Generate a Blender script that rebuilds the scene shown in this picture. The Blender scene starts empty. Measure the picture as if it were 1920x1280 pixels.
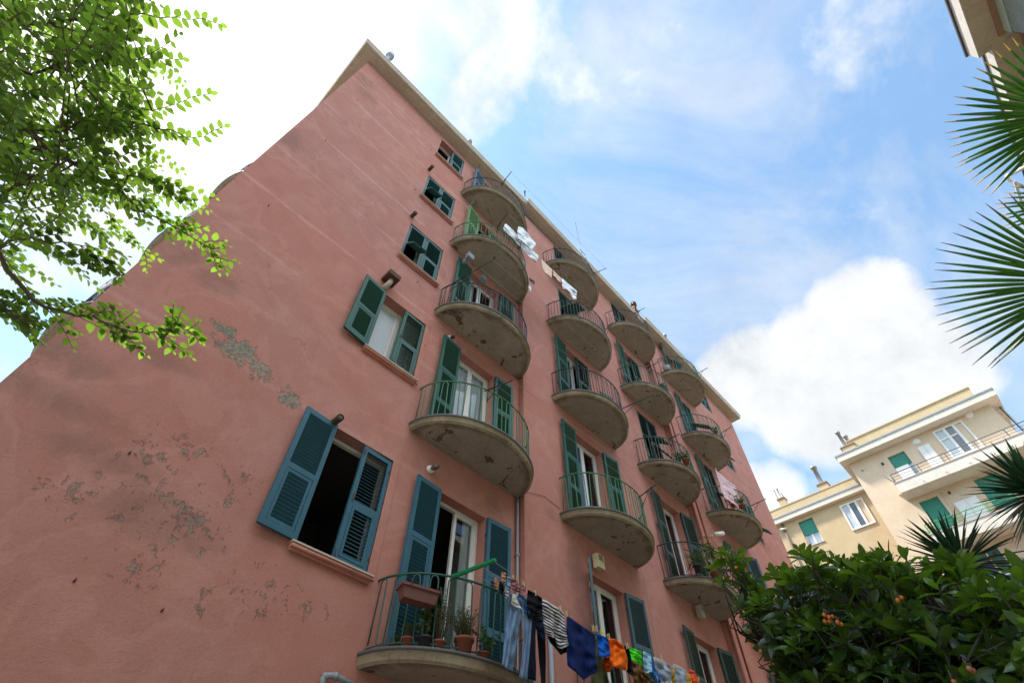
import bpy, bmesh, math, random
from mathutils import Vector, Matrix, noise

# ------------------------------------------------------------------ camera, world, sun, exposure
sc = bpy.context.scene
C = sc.collection
U = 5.4                      # metres from the camera to the facade
CAM = Vector((0.0, 0.0, 1.6))
RX = Vector((0.6910, -0.7228, 0.0110)).normalized()
FW = Vector((0.4445, 0.4369, 0.7820)).normalized()
RX = (RX - FW * RX.dot(FW)).normalized()
UP = RX.cross(FW).normalized()
cd = bpy.data.cameras.new('camera'); cam = bpy.data.objects.new('camera', cd); C.objects.link(cam)
m = Matrix.Identity(4)
for i in range(3):
    m[i][0] = RX[i]; m[i][1] = UP[i]; m[i][2] = -FW[i]; m[i][3] = CAM[i]
cam.matrix_world = m
cd.sensor_width = 36; cd.lens = 966.36 / 1920 * 36; cd.clip_start = 0.05; cd.clip_end = 3000
sc.camera = cam
F = 966.36

def ray(px, py):
    return (RX * (px - 960) - UP * (py - 640) + FW * F) / F
def at(px, py, Y):           # point on the vertical plane y = Y (metres) seen at a photo pixel
    d = ray(px, py); return CAM + d * (Y / d.y)
def atz(px, py, Z):
    d = ray(px, py); return CAM + d * ((Z - CAM.z) / d.z)
def atx(px, py, X):
    d = ray(px, py); return CAM + d * (X / d.x)
def atd(px, py, dist):
    return CAM + ray(px, py).normalized() * dist

SUN_DIR = ray(335, -60).normalized()
SUN_EL = math.asin(SUN_DIR.z); SUN_AZ = math.atan2(SUN_DIR.x, SUN_DIR.y)
sl = bpy.data.lights.new('sun', 'SUN'); so = bpy.data.objects.new('sun', sl); C.objects.link(so)
sl.energy = 4.8; sl.angle = math.radians(6); sl.color = (1.0, 0.95, 0.87)
so.rotation_euler = SUN_DIR.to_track_quat('Z', 'Y').to_euler(); so.location = (0, 0, 40)

w = bpy.data.worlds.new('World'); sc.world = w; w.use_nodes = True
nt = w.node_tree; nt.nodes.clear()
def N(t, **k):
    n = nt.nodes.new(t)
    for a, b in k.items(): setattr(n, a, b)
    return n
def L(a, b): nt.links.new(a, b)
def mth(op, a, b=None, c=None, clamp=False):
    n = N('ShaderNodeMath', operation=op); n.use_clamp = clamp
    for i, v in enumerate((a, b, c)):
        if v is None: continue
        if isinstance(v, (int, float)): n.inputs[i].default_value = v
        else: L(v, n.inputs[i])
    return n.outputs[0]
def smooth(v, a, b):
    n = N('ShaderNodeMapRange', interpolation_type='SMOOTHSTEP')
    n.inputs['From Min'].default_value = a; n.inputs['From Max'].default_value = b
    L(v, n.inputs['Value']); return n.outputs[0]
def mixc(f, a, b):
    n = N('ShaderNodeMix', data_type='RGBA')
    if isinstance(f, (int, float)): n.inputs[0].default_value = f
    else: L(f, n.inputs[0])
    for i, v in ((6, a), (7, b)):
        if isinstance(v, tuple): n.inputs[i].default_value = (*v, 1)
        else: L(v, n.inputs[i])
    return n.outputs[2]
out = N('ShaderNodeOutputWorld'); bg = N('ShaderNodeBackground'); L(bg.outputs[0], out.inputs[0])
sky = N('ShaderNodeTexSky', sky_type='NISHITA'); sky.sun_disc = False
sky.sun_elevation = SUN_EL; sky.sun_rotation = SUN_AZ
sky.air_density = 1.3; sky.dust_density = 0.6; sky.ozone_density = 2.5
SKY = 0.13
bg.inputs[1].default_value = SKY
tc = N('ShaderNodeTexCoord')
nrm = N('ShaderNodeVectorMath', operation='NORMALIZE'); L(tc.outputs['Generated'], nrm.inputs[0])
D = nrm.outputs[0]
def fbm(scale, detail=6, rough=0.55, dist=0.0, loc=(0, 0, 0), sc3=(1, 1, 1)):
    mp = N('ShaderNodeMapping'); mp.inputs['Location'].default_value = loc; mp.inputs['Scale'].default_value = sc3
    L(D, mp.inputs[0])
    n = N('ShaderNodeTexNoise'); n.inputs['Scale'].default_value = scale; n.inputs['Detail'].default_value = detail
    n.inputs['Roughness'].default_value = rough; n.inputs['Distortion'].default_value = dist
    L(mp.outputs[0], n.inputs['Vector']); return n.outputs[0]
def blob(px, py, r0, r1):    # soft cloud bank around a direction of the sky; r in degrees
    d = ray(px, py).normalized()
    dt = N('ShaderNodeVectorMath', operation='DOT_PRODUCT'); L(D, dt.inputs[0]); dt.inputs[1].default_value = d
    return smooth(dt.outputs['Value'], math.cos(math.radians(r1)), math.cos(math.radians(r0)))
n1 = fbm(3.2, 8, 0.58, 0.35, (3.1, 1.7, 0.4))
n2 = fbm(7.5, 7, 0.6, 0.2, (0.3, 5.2, 2.4))
n3 = fbm(1.8, 9, 0.60, 0.6, (1.3, 8.2, 4.1), (1, 1.3, 1))
bank = None
for b in [(1560, 720, 4, 11, 1.0), (1400, 700, 2, 8, .9), (1700, 700, 2, 9, .8), (1620, 590, 2, 8, .85), (1500, 620, 1, 6, .6), (1450, 920, 1, 5, .65), (1550, 930, 1, 4, .45), (1810, 700, 1, 5, .55), (330, -60, 8, 25, 1.0),
          (60, 400, 3, 14, .62), (140, 540, 2, 7, .40), (0, 690, 1, 6, .40), (800, 60, 5, 16, .62), (1150, 60, 2, 14, .50), (1750, 60, 4, 16, .50), (1500, 180, 3, 15, .46), (1640, 420, 1, 6, .42)]:
    v = mth('MULTIPLY', blob(*b[:4]), b[4]); bank = v if bank is None else mth('MAXIMUM', bank, v)
fl = mth('ADD', mth('MULTIPLY', n1, 0.95), mth('MULTIPLY', n2, 0.62))
cm = smooth(mth('ADD', mth('MULTIPLY', bank, 0.85), fl), 1.08, 1.50)
wisp = mth('MULTIPLY', smooth(n3, 0.38, 0.75), 0.72)
veil = mth('MAXIMUM', wisp, 0.10)
haze_low = mth('MULTIPLY', smooth(mth('MULTIPLY', N('ShaderNodeSeparateXYZ').outputs[2], 1), 0, 1), 0)
cloudm = mth('MAXIMUM', cm, veil, clamp=True)
shade = mth('ADD', 0.56, mth('ADD', mth('MULTIPLY', n2, 0.75), mth('MULTIPLY', n1, 0.42)))
ccol = N('ShaderNodeVectorMath', operation='SCALE'); ccol.inputs[0].default_value = (0.95 / SKY * .55, 0.975 / SKY * .55, 1.0 / SKY * .55)
L(shade, ccol.inputs['Scale'])
skyt = N('ShaderNodeVectorMath', operation='MULTIPLY'); L(sky.outputs[0], skyt.inputs[0]); skyt.inputs[1].default_value = (1.16, 1.44, 1.45)
def blobv(v, r0, r1):
    d = Vector(v).normalized(); dt = N('ShaderNodeVectorMath', operation='DOT_PRODUCT'); L(D, dt.inputs[0]); dt.inputs[1].default_value = d
    return smooth(dt.outputs['Value'], math.cos(math.radians(r1)), math.cos(math.radians(r0)))
# extra-bright cloud banks added in the unseen sky to light the facade
fill_clouds = mth('MAXIMUM', mth('MAXIMUM', blobv((-.30, -.52, .80), 10, 30), blobv((-.75, -.35, .60), 8, 26)), blobv((.20, -.72, .66), 8, 24))
fill_clouds = mth('MULTIPLY', fill_clouds, smooth(n1, .25, .55))
cloudm = mth('MAXIMUM', cloudm, fill_clouds, clamp=True)
cb = N('ShaderNodeVectorMath', operation='SCALE'); L(ccol.outputs[0], cb.inputs[0]); L(mth('ADD', 1.0, mth('MULTIPLY', fill_clouds, 3.3)), cb.inputs['Scale']); ccol = cb
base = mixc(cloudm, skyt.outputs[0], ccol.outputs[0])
glow = mth('MULTIPLY', blob(335, -60, 0, 24), 0.6 / SKY)
ga = N('ShaderNodeVectorMath', operation='ADD'); L(base, ga.inputs[0])
gs = N('ShaderNodeVectorMath', operation='SCALE'); gs.inputs[0].default_value = (1, .98, .95); L(glow, gs.inputs['Scale'])
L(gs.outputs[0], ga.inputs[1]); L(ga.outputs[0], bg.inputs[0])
sc.view_settings.view_transform = 'Standard'; sc.view_settings.look = 'None'
sc.view_settings.exposure = 0.66; sc.view_settings.gamma = 1
sc.render.engine = 'CYCLES'
sc.cycles.max_bounces = 8; sc.cycles.transparent_max_bounces = 12

# ------------------------------------------------------------------ materials
def mat(name, col, rough=0.8, metal=0.0, spec=None, noise_amt=0.12, noise_scale=4.0, bump=0.0, bump_scale=60, coat=0.0):
    global nt
    mm = bpy.data.materials.new(name); mm.use_nodes = True
    nt = mm.node_tree; p = nt.nodes['Principled BSDF']
    p.inputs['Roughness'].default_value = rough; p.inputs['Metallic'].default_value = metal
    if spec is not None: p.inputs['Specular IOR Level'].default_value = spec
    if coat: p.inputs['Coat Weight'].default_value = coat
    t = N('ShaderNodeTexCoord')
    oi = N('ShaderNodeObjectInfo')
    va = N('ShaderNodeVectorMath', operation='ADD'); L(t.outputs['Object'], va.inputs[0])
    cx = N('ShaderNodeCombineXYZ'); L(mth('MULTIPLY', oi.outputs['Random'], 37.0), cx.inputs[0]); L(cx.outputs[0], va.inputs[1])
    n = N('ShaderNodeTexNoise'); n.inputs['Scale'].default_value = noise_scale; n.inputs['Detail'].default_value = 5
    L(va.outputs[0], n.inputs['Vector'])
    f = mth('ADD', 1 - noise_amt, mth('MULTIPLY', n.outputs[0], 2 * noise_amt))
    vs = N('ShaderNodeVectorMath', operation='SCALE'); vs.inputs[0].default_value = col; L(f, vs.inputs['Scale'])
    L(vs.outputs[0], p.inputs['Base Color'])
    if bump:
        nb = N('ShaderNodeTexNoise'); nb.inputs['Scale'].default_value = bump_scale; nb.inputs['Detail'].default_value = 4
        L(va.outputs[0], nb.inputs['Vector'])
        bp = N('ShaderNodeBump'); bp.inputs['Strength'].default_value = bump; bp.inputs['Distance'].default_value = 0.01
        L(nb.outputs[0], bp.inputs['Height']); L(bp.outputs[0], p.inputs['Normal'])
    mm['vec'] = 1
    return mm

def tex_noise(vec, scale, detail=6, rough=0.6, dist=0.0):
    n = N('ShaderNodeTexNoise'); n.inputs['Scale'].default_value = scale; n.inputs['Detail'].default_value = detail
    n.inputs['Roughness'].default_value = rough; n.inputs['Distortion'].default_value = dist
    L(vec, n.inputs['Vector']); return n.outputs[0]
def mapped(vec, sc3, loc=(0, 0, 0)):
    mp = N('ShaderNodeMapping'); mp.inputs['Scale'].default_value = sc3; mp.inputs['Location'].default_value = loc
    L(vec, mp.inputs[0]); return mp.outputs[0]

def pink_plaster():
    global nt
    mm = bpy.data.materials.new('pink_plaster'); mm.use_nodes = True
    nt = mm.node_tree; p = nt.nodes['Principled BSDF']; p.inputs['Roughness'].default_value = 0.92
    p.inputs['Specular IOR Level'].default_value = 0.15
    t = N('ShaderNodeTexCoord').outputs['Object']
    big = tex_noise(t, 0.35, 4, 0.6)
    mid = tex_noise(t, 1.6, 6, 0.6, 0.4)
    fine = tex_noise(t, 30, 6, 0.72)
    base = mixc(smooth(big, 0.35, 0.68), (0.475, 0.203, 0.158), (0.440, 0.210, 0.178))
    base = mixc(mth('MULTIPLY', smooth(mid, 0.40, 0.75), 0.55), base, (0.53, 0.275, 0.235))
    base = mixc(mth('MULTIPLY', smooth(tex_noise(mapped(t, (1, 1, .35), (4, 0, 2)), 2.4, 6, .6), 0.52, 0.78), 0.35), base, (0.375, 0.158, 0.132))
    base = mixc(mth('MULTIPLY', smooth(fine, 0.45, 0.70), 0.34), base, (0.355, 0.150, 0.13))
    # pale horizontal bands left by the floor slabs and rendering lifts (X < 5 m)
    sx = N('ShaderNodeSeparateXYZ'); L(t, sx.inputs[0])
    X, Y, Z = sx.outputs
    wob = mth('MULTIPLY', mth('SUBTRACT', mid, 0.5), 0.10)
    bands = None
    for zz, amt in ((6.35, .5), (8.55, .45), (9.9, .7), (11.35, .5), (12.9, .75), (14.4, .6), (15.75, .8), (17.0, .7), (17.9, .6)):
        dd = mth('ABSOLUTE', mth('SUBTRACT', mth('ADD', Z, wob), zz))
        v = mth('MULTIPLY', mth('SUBTRACT', 1, smooth(dd, 0.0, 0.075)), amt)
        bands = v if bands is None else mth('MAXIMUM', bands, v)
    lm = mth('SUBTRACT', 1, smooth(X, 3.0, 5.5))
    bands = mth('MULTIPLY', mth('MULTIPLY', bands, lm), smooth(tex_noise(mapped(t, (.6, 1, 1.5)), 1.5, 5, .6), 0.34, 0.56))
    base = mixc(mth('MULTIPLY', bands, 0.45), base, (0.68, 0.44, 0.41))
    # flaked and stained spots on the blind end of the facade
    def spots(lst):
        acc = None
        for (x, z, rx, rz) in lst:
            a = mth('POWER', mth('DIVIDE', mth('SUBTRACT', X, x), rx), 2.0); b = mth('POWER', mth('DIVIDE', mth('SUBTRACT', Z, z), rz), 2.0)
            v = mth('SUBTRACT', 1, mth('SQRT', mth('ADD', a, b)))
            acc = v if acc is None else mth('MAXIMUM', acc, v)
        return mth('MAXIMUM', acc, -1.0)
    S = spots([(x * U, z * U + 1.6, rx, rz) for x, z, rx, rz in
               [(.108, .922, .40, .26), (.165, .900, .22, .22), (.06, .955, .25, .12), (.262, .880, .24, .2)]])
    S2 = spots([(x * U, z * U + 1.6, rx, rz) for x, z, rx, rz in
               [(.008, .487, .38, .16), (.06, .47, .35, .16), (.172, .475, .45, .25), (.247, .585, .22, .40), (.252, .49, .22, .22), (.2, .52, .5, .3), (.08, .60, .5, .25), (.12, .64, .5, .25),
                (.463, .454, .35, .16), (.276, .425, .25, .38), (.14, .54, .7, .35), (.24, .645, .3, .2), (.16, .42, .5, .2), (.58, 1.47, .25, .2), (.64, 1.60, .2, .2), (.36, .45, .6, .35)]])
    nz = tex_noise(t, 5.0, 9, 0.70, 0.5); nz2 = tex_noise(mapped(t, (1, 1, .8), (3, 1, 7)), 8.5, 8, 0.72, 0.4); nzf = tex_noise(t, 22, 6, 0.7)
    fv = mth('ADD', nz, mth('ADD', mth('MULTIPLY', S, 0.26), mth('MULTIPLY', nzf, 0.22)))
    fv2 = mth('ADD', nz2, mth('ADD', mth('MULTIPLY', S2, 0.10), mth('MULTIPLY', nzf, 0.30)))
    f1 = mth('MULTIPLY', smooth(fv, 0.705, 0.715), smooth(S, 0.0, 0.05)); f2 = mth('MULTIPLY', smooth(fv2, 0.785, 0.812), mth('MULTIPLY', smooth(S2, 0.0, 0.25), 0.75))
    fl = mth('MAXIMUM', f1, f2)
    rim = mth('MAXIMUM', mth('MULTIPLY', smooth(fv, 0.68, 0.705), smooth(S, 0.0, 0.05)), mth('MULTIPLY', smooth(fv2, 0.745, 0.785), smooth(S2, 0.0, 0.25)))
    base = mixc(mth('MULTIPLY', rim, 0.30), base, (0.34, 0.13, 0.11))
    cement = mixc(smooth(nzf, 0.4, 0.65), (0.19, 0.165, 0.135), (0.33, 0.285, 0.23))
    base = mixc(fl, base, cement)
    St = spots([(x * U, z * U + 1.6, rx, rz) for x, z, rx, rz in
                [(-.11, 2.93, .5, .7), (-.06, 2.80, .5, .6), (-.13, 1.10, .5, .5), (-.02, 1.075, .45, .4), (-.15, .70, .9, .35), (-.1, .62, 1., .25), (.02, .56, .8, .3), (.15, .5, .9, .35),
                 (1.30, .86, .35, .9), (.95, .93, .35, .3), (-.14, 1.9, .4, .6), (.0, .8, .7, .25), (1.2, .99, .3, .3)]])
    stn = tex_noise(t, 3.0, 8, 0.7, 0.6)
    sv = mth('MULTIPLY', smooth(mth('ADD', mth('MULTIPLY', S if False else St, 0.5), stn), 0.5, 0.95), smooth(St, 0.0, 0.5))
    base = mixc(mth('MULTIPLY', sv, 0.46), base, (0.19, 0.12, 0.10))
    # faint run marks below sills and slabs
    run = smooth(tex_noise(mapped(t, (6.0, 1, .25)), 1.5, 5, .6), 0.60, 0.80)
    base = mixc(mth('MULTIPLY', run, 0.22), base, (0.36, 0.15, 0.12))
    strk = mth('MULTIPLY', smooth(tex_noise(mapped(t, (14.0, 1, .5), (2, 0, 5)), 1.3, 6, .65), 0.56, 0.76), smooth(tex_noise(t, .6, 3, .5), .42, .62))
    base = mixc(mth('MULTIPLY', strk, 0.28), base, (0.30, 0.135, 0.11))
    base = mixc(mth('MULTIPLY', smooth(tex_noise(mapped(t, (1, 1, 1), (5, 5, 5)), 7.5, 8, .72), .56, .74), 0.25), base, (0.68, 0.34, 0.27))
    rpn = mth('ADD', tex_noise(t, 0.9, 3, .5, .8), mth('MULTIPLY', fine, .06))
    base = mixc(mth('MULTIPLY', mth('MULTIPLY', smooth(rpn, .555, .575), mth('SUBTRACT', 1, smooth(rpn, .62, .64))), 0.16), base, (0.64, 0.33, 0.27))
    base = mixc(mth('MULTIPLY', smooth(tex_noise(t, 3.3, 7, .68, .5), .48, .68), 0.30), base, (0.38, 0.150, 0.115))
    # hairline cracks
    vz = N('ShaderNodeTexVoronoi', feature='DISTANCE_TO_EDGE'); vz.inputs['Scale'].default_value = 0.55
    wv = N('ShaderNodeVectorMath', operation='ADD'); L(t, wv.inputs[0])
    nn = N('ShaderNodeTexNoise'); nn.inputs['Scale'].default_value = 2.0; nn.inputs['Detail'].default_value = 7; L(t, nn.inputs['Vector'])
    L(nn.outputs['Color'], wv.inputs[1]); L(wv.outputs[0], vz.inputs['Vector'])
    cr = mth('MULTIPLY', mth('SUBTRACT', 1, smooth(vz.outputs['Distance'], 0.0, 0.006)), smooth(big, 0.5, 0.6))
    base = mixc(mth('MULTIPLY', cr, 0.5), base, (0.25, 0.10, 0.08))
    L(base, p.inputs['Base Color'])
    h = mth('ADD', mth('MULTIPLY', fine, 0.5), mth('ADD', mth('MULTIPLY', tex_noise(t, 95, 4, 0.7), 0.35), mth('MULTIPLY', fl, -0.9)))
    h = mth('ADD', h, mth('MULTIPLY', mid, 1.2))
    b = N('ShaderNodeBump'); b.inputs['Strength'].default_value = 0.8; b.inputs['Distance'].default_value = 0.016
    L(h, b.inputs['Height']); L(b.outputs[0], p.inputs['Normal'])
    return mm

def concrete(name, c1, c2, stain, amt=0.5, peel=True, edge=False):
    global nt
    mm = bpy.data.materials.new(name); mm.use_nodes = True
    nt = mm.node_tree; p = nt.nodes['Principled BSDF']; p.inputs['Roughness'].default_value = 0.95
    p.inputs['Specular IOR Level'].default_value = 0.1
    t0 = N('ShaderNodeTexCoord').outputs['Object']; oi = N('ShaderNodeObjectInfo')
    cx = N('ShaderNodeCombineXYZ'); L(mth('MULTIPLY', oi.outputs['Random'], 53.0), cx.inputs[0]); L(mth('MULTIPLY', oi.outputs['Random'], 19.0), cx.inputs[1])
    va = N('ShaderNodeVectorMath', operation='ADD'); L(t0, va.inputs[0]); L(cx.outputs[0], va.inputs[1]); t = va.outputs[0]
    a = tex_noise(t, 1.8, 6, 0.6, 0.5); f = tex_noise(t, 14, 6, 0.7)
    col = mixc(smooth(a, 0.35, 0.7), c1, c2)
    col = mixc(mth('MULTIPLY', smooth(f, 0.42, 0.75), 0.35), col, stain)
    col = mixc(mth('MULTIPLY', smooth(tex_noise(t, 3.5, 7, 0.7, 1.0), 0.52, 0.72), amt), col, stain)
    pl = None
    if peel:
        pv = mth('ADD', tex_noise(mapped(t, (1, 1, 1), (9, 3, 0)), 2.6, 7, 0.62, 0.6), mth('MULTIPLY', f, 0.10))
        pl = smooth(pv, 0.655, 0.668)
        col = mixc(mth('MULTIPLY', pl, 0.85), col, (0.10, 0.078, 0.055))
        rimm = mth('MULTIPLY', smooth(pv, 0.635, 0.655), mth('SUBTRACT', 1, pl))
        col = mixc(mth('MULTIPLY', rimm, 0.5), col, (0.52, 0.46, 0.36))
    if edge:      # damp tide marks where water creeps round the rim of the slab
        le = N('ShaderNodeVectorMath', operation='LENGTH'); L(mapped(t0, (1 / 1.22, 1 / .93, 0)), le.inputs[0])
        ev = mth('ADD', le.outputs['Value'], mth('MULTIPLY', mth('SUBTRACT', tex_noise(t, 2.6, 7, .65, .6), .5), .55))
        col = mixc(mth('MULTIPLY', smooth(ev, .82, .99), 0.55), col, (0.085, 0.062, 0.040))
        tide = mth('MULTIPLY', smooth(ev, .74, .80), mth('SUBTRACT', 1, smooth(ev, .80, .86)))
        col = mixc(mth('MULTIPLY', tide, 0.25), col, (0.42, 0.36, 0.27))
    L(col, p.inputs['Base Color'])
    h = mth('ADD', mth('MULTIPLY', f, 0.5), mth('MULTIPLY', tex_noise(t, 70, 3, 0.6), 0.3))
    if pl is not None: h = mth('SUBTRACT', h, mth('MULTIPLY', pl, 0.8))
    b = N('ShaderNodeBump'); b.inputs['Strength'].default_value = 0.6; b.inputs['Distance'].default_value = 0.01
    L(h, b.inputs['Height']); L(b.outputs[0], p.inputs['Normal'])
    return mm

def glass(name, tint=(0.80, 0.84, 0.86)):
    global nt
    mm = bpy.data.materials.new(name); mm.use_nodes = True; nt = mm.node_tree
    nt.nodes.remove(nt.nodes['Principled BSDF']); o = nt.nodes['Material Output']
    tr = N('ShaderNodeBsdfTransparent'); tr.inputs[0].default_value = (*tint, 1)
    gl = N('ShaderNodeBsdfGlossy'); gl.inputs['Roughness'].default_value = 0.02; gl.inputs[0].default_value = (0.9, 0.95, 1, 1)
    fr = N('ShaderNodeFresnel'); fr.inputs[0].default_value = 1.55
    t = N('ShaderNodeTexCoord').outputs['Object']
    b = N('ShaderNodeBump'); b.inputs['Strength'].default_value = 0.08; b.inputs['Distance'].default_value = 0.02
    L(tex_noise(t, 2.2, 2, .5), b.inputs['Height']); L(b.outputs[0], gl.inputs['Normal'])
    mx = N('ShaderNodeMixShader'); L(mth('ADD', mth('MULTIPLY', fr.outputs[0], 0.85), 0.03, clamp=True), mx.inputs[0]); L(tr.outputs[0], mx.inputs[1]); L(gl.outputs[0], mx.inputs[2])
    L(mx.outputs[0], o.inputs[0]); return mm

def leaf_mat(name, c1, c2, trans, rough=0.45, tw=0.5, spec=0.5, tcol=None):
    global nt
    mm = bpy.data.materials.new(name); mm.use_nodes = True; nt = mm.node_tree
    p = nt.nodes['Principled BSDF']; o = nt.nodes['Material Output']
    p.inputs['Roughness'].default_value = rough; p.inputs['Specular IOR Level'].default_value = spec
    at_ = N('ShaderNodeAttribute', attribute_name='tone'); v = at_.outputs['Fac']
    t = N('ShaderNodeTexCoord').outputs['Object']
    v2 = mth('ADD', v, mth('MULTIPLY', mth('SUBTRACT', tex_noise(t, 30, 3, .6), 0.5), 0.35), clamp=True)
    col = mixc(v2, c1, c2); L(col, p.inputs['Base Color'])
    td = N('ShaderNodeBsdfTranslucent'); tcl = mixc(v2, tuple(x * .45 for x in trans), tuple(min(1, x * 1.3) for x in trans)); L(tcl, td.inputs[0])
    mx = N('ShaderNodeMixShader'); mx.inputs[0].default_value = tw
    L(p.outputs[0], mx.inputs[1]); L(td.outputs[0], mx.inputs[2]); L(mx.outputs[0], o.inputs[0])
    return mm

def cloth_mat(name, col, col2=None, stripe=None, axis=2, tw=0.12, check=None):
    global nt
    mm = bpy.data.materials.new(name); mm.use_nodes = True; nt = mm.node_tree
    p = nt.nodes['Principled BSDF']; p.inputs['Roughness'].default_value = 0.95; p.inputs['Specular IOR Level'].default_value = 0.1
    p.inputs['Sheen Weight'].default_value = 0.0
    t = N('ShaderNodeTexCoord').outputs['Object']
    n = tex_noise(t, 9, 5, .6)
    c = mixc(mth('MULTIPLY', smooth(n, .3, .8), 0.35), col, tuple(x * 0.72 for x in col))
    if stripe:
        uv = N('ShaderNodeAttribute', attribute_name='cv')
        sx = N('ShaderNodeSeparateXYZ'); L(uv.outputs['Vector'], sx.inputs[0])
        s = mth('FRACT', mth('MULTIPLY', sx.outputs[axis], 1 / stripe))
        c = mixc(mth('GREATER_THAN', s, 0.52), c, col2)
    L(c, p.inputs['Base Color'])
    b = N('ShaderNodeBump'); b.inputs['Strength'].default_value = 0.35; b.inputs['Distance'].default_value = 0.01
    L(tex_noise(mapped(t, (1, 1, .3)), 14, 4, .6), b.inputs['Height']); L(b.outputs[0], p.inputs['Normal'])
    return mm

PINK = pink_plaster()
CONC = concrete('balcony_concrete', (0.335, 0.295, 0.245), (0.41, 0.365, 0.31), (0.155, 0.125, 0.095), 0.32, edge=True)
RIM = concrete('balcony_rim', (0.28, 0.225, 0.150), (0.42, 0.35, 0.25), (0.08, 0.06, 0.04), 0.9, peel=False)
EAVE = concrete('eave_plaster', (0.49, 0.405, 0.325), (0.57, 0.48, 0.39), (0.26, 0.20, 0.14), 0.3, peel=False)
SLATE = mat('slate_lip', (0.09, 0.085, 0.085), 0.6, noise_amt=.3)
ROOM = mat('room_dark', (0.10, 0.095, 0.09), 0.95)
ZINC = mat('zinc', (0.30, 0.31, 0.32), 0.45, metal=0.6, noise_amt=.25)
BLUE = mat('blue_shutter_paint', (0.022, 0.105, 0.155), 0.55, noise_amt=.22, noise_scale=6, bump=.1)
GREEN = mat('green_shutter_paint', (0.004, 0.078, 0.056), 0.5, noise_amt=.22, noise_scale=6, bump=.1)
TEAL = mat('teal_shutter_paint', (0.007, 0.080, 0.080), 0.5, noise_amt=.22, noise_scale=6, bump=.1)
GREYBLUE = mat('greyblue_shutter_paint', (0.045, 0.095, 0.120), 0.6, noise_amt=.22, noise_scale=6, bump=.1)
DKGREEN = mat('dark_green_shutter_paint', (0.012, 0.045, 0.040), 0.6, noise_amt=.25, noise_scale=6, bump=.1)
LTGREEN = mat('light_green_shutter_paint', (0.13, 0.25, 0.10), 0.6, noise_amt=.22, noise_scale=6, bump=.1)
SKYBLUE = mat('faded_blue_shutter_paint', (0.07, 0.13, 0.20), 0.6, noise_amt=.2, noise_scale=6)
WHITE = mat('white_frame_paint', (0.74, 0.73, 0.70), 0.45, noise_amt=.06)
CURTAIN = mat('white_curtain', (0.86, 0.87, 0.89), 0.95, noise_amt=.08, noise_scale=12)
BLUECUR = mat('blue_curtain', (0.16, 0.20, 0.55), 0.95, noise_amt=.15)
FROST = mat('frosted_panel', (0.50, 0.56, 0.60), 0.6, noise_amt=.15, noise_scale=60)
GLASS = glass('window_glass')
IRON = mat('black_iron', (0.020, 0.021, 0.022), 0.55, noise_amt=.3)
GIRON = mat('green_iron', (0.045, 0.150, 0.065), 0.5, noise_amt=.25)
DGIRON = mat('dark_green_iron', (0.014, 0.075, 0.050), 0.45, noise_amt=.25)
RUST = mat('rusty_metal', (0.10, 0.045, 0.03), 0.9, noise_amt=.4)
SILL = concrete('sill_plaster', (0.50, 0.21, 0.16), (0.56, 0.27, 0.21), (0.20, 0.10, 0.08), .3, peel=False)
MARBLE = mat('worn_marble', (0.50, 0.40, 0.34), 0.7, noise_amt=.2)
CREAM = mat('cream_plastic', (0.62, 0.54, 0.32), 0.5)
PVC = mat('grey_pvc', (0.28, 0.30, 0.33), 0.45)
TERRA = mat('terracotta', (0.22, 0.065, 0.035), 0.85, noise_amt=.2)
BLACKPL = mat('black_plastic', (0.02, 0.02, 0.022), 0.5)
WIRE = mat('clothesline_wire', (0.35, 0.34, 0.32), 0.5)
PEGW = mat('peg_wood', (0.60, 0.42, 0.20), 0.7)
ARMG = mat('green_enamel', (0.008, 0.22, 0.075), 0.35, noise_amt=.1)
BARK = concrete('bark', (0.12, 0.09, 0.07), (0.18, 0.14, 0.11), (0.05, 0.04, 0.03), .5, peel=False)
STEM = mat('young_twig', (0.11, 0.07, 0.05), 0.8)

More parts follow.
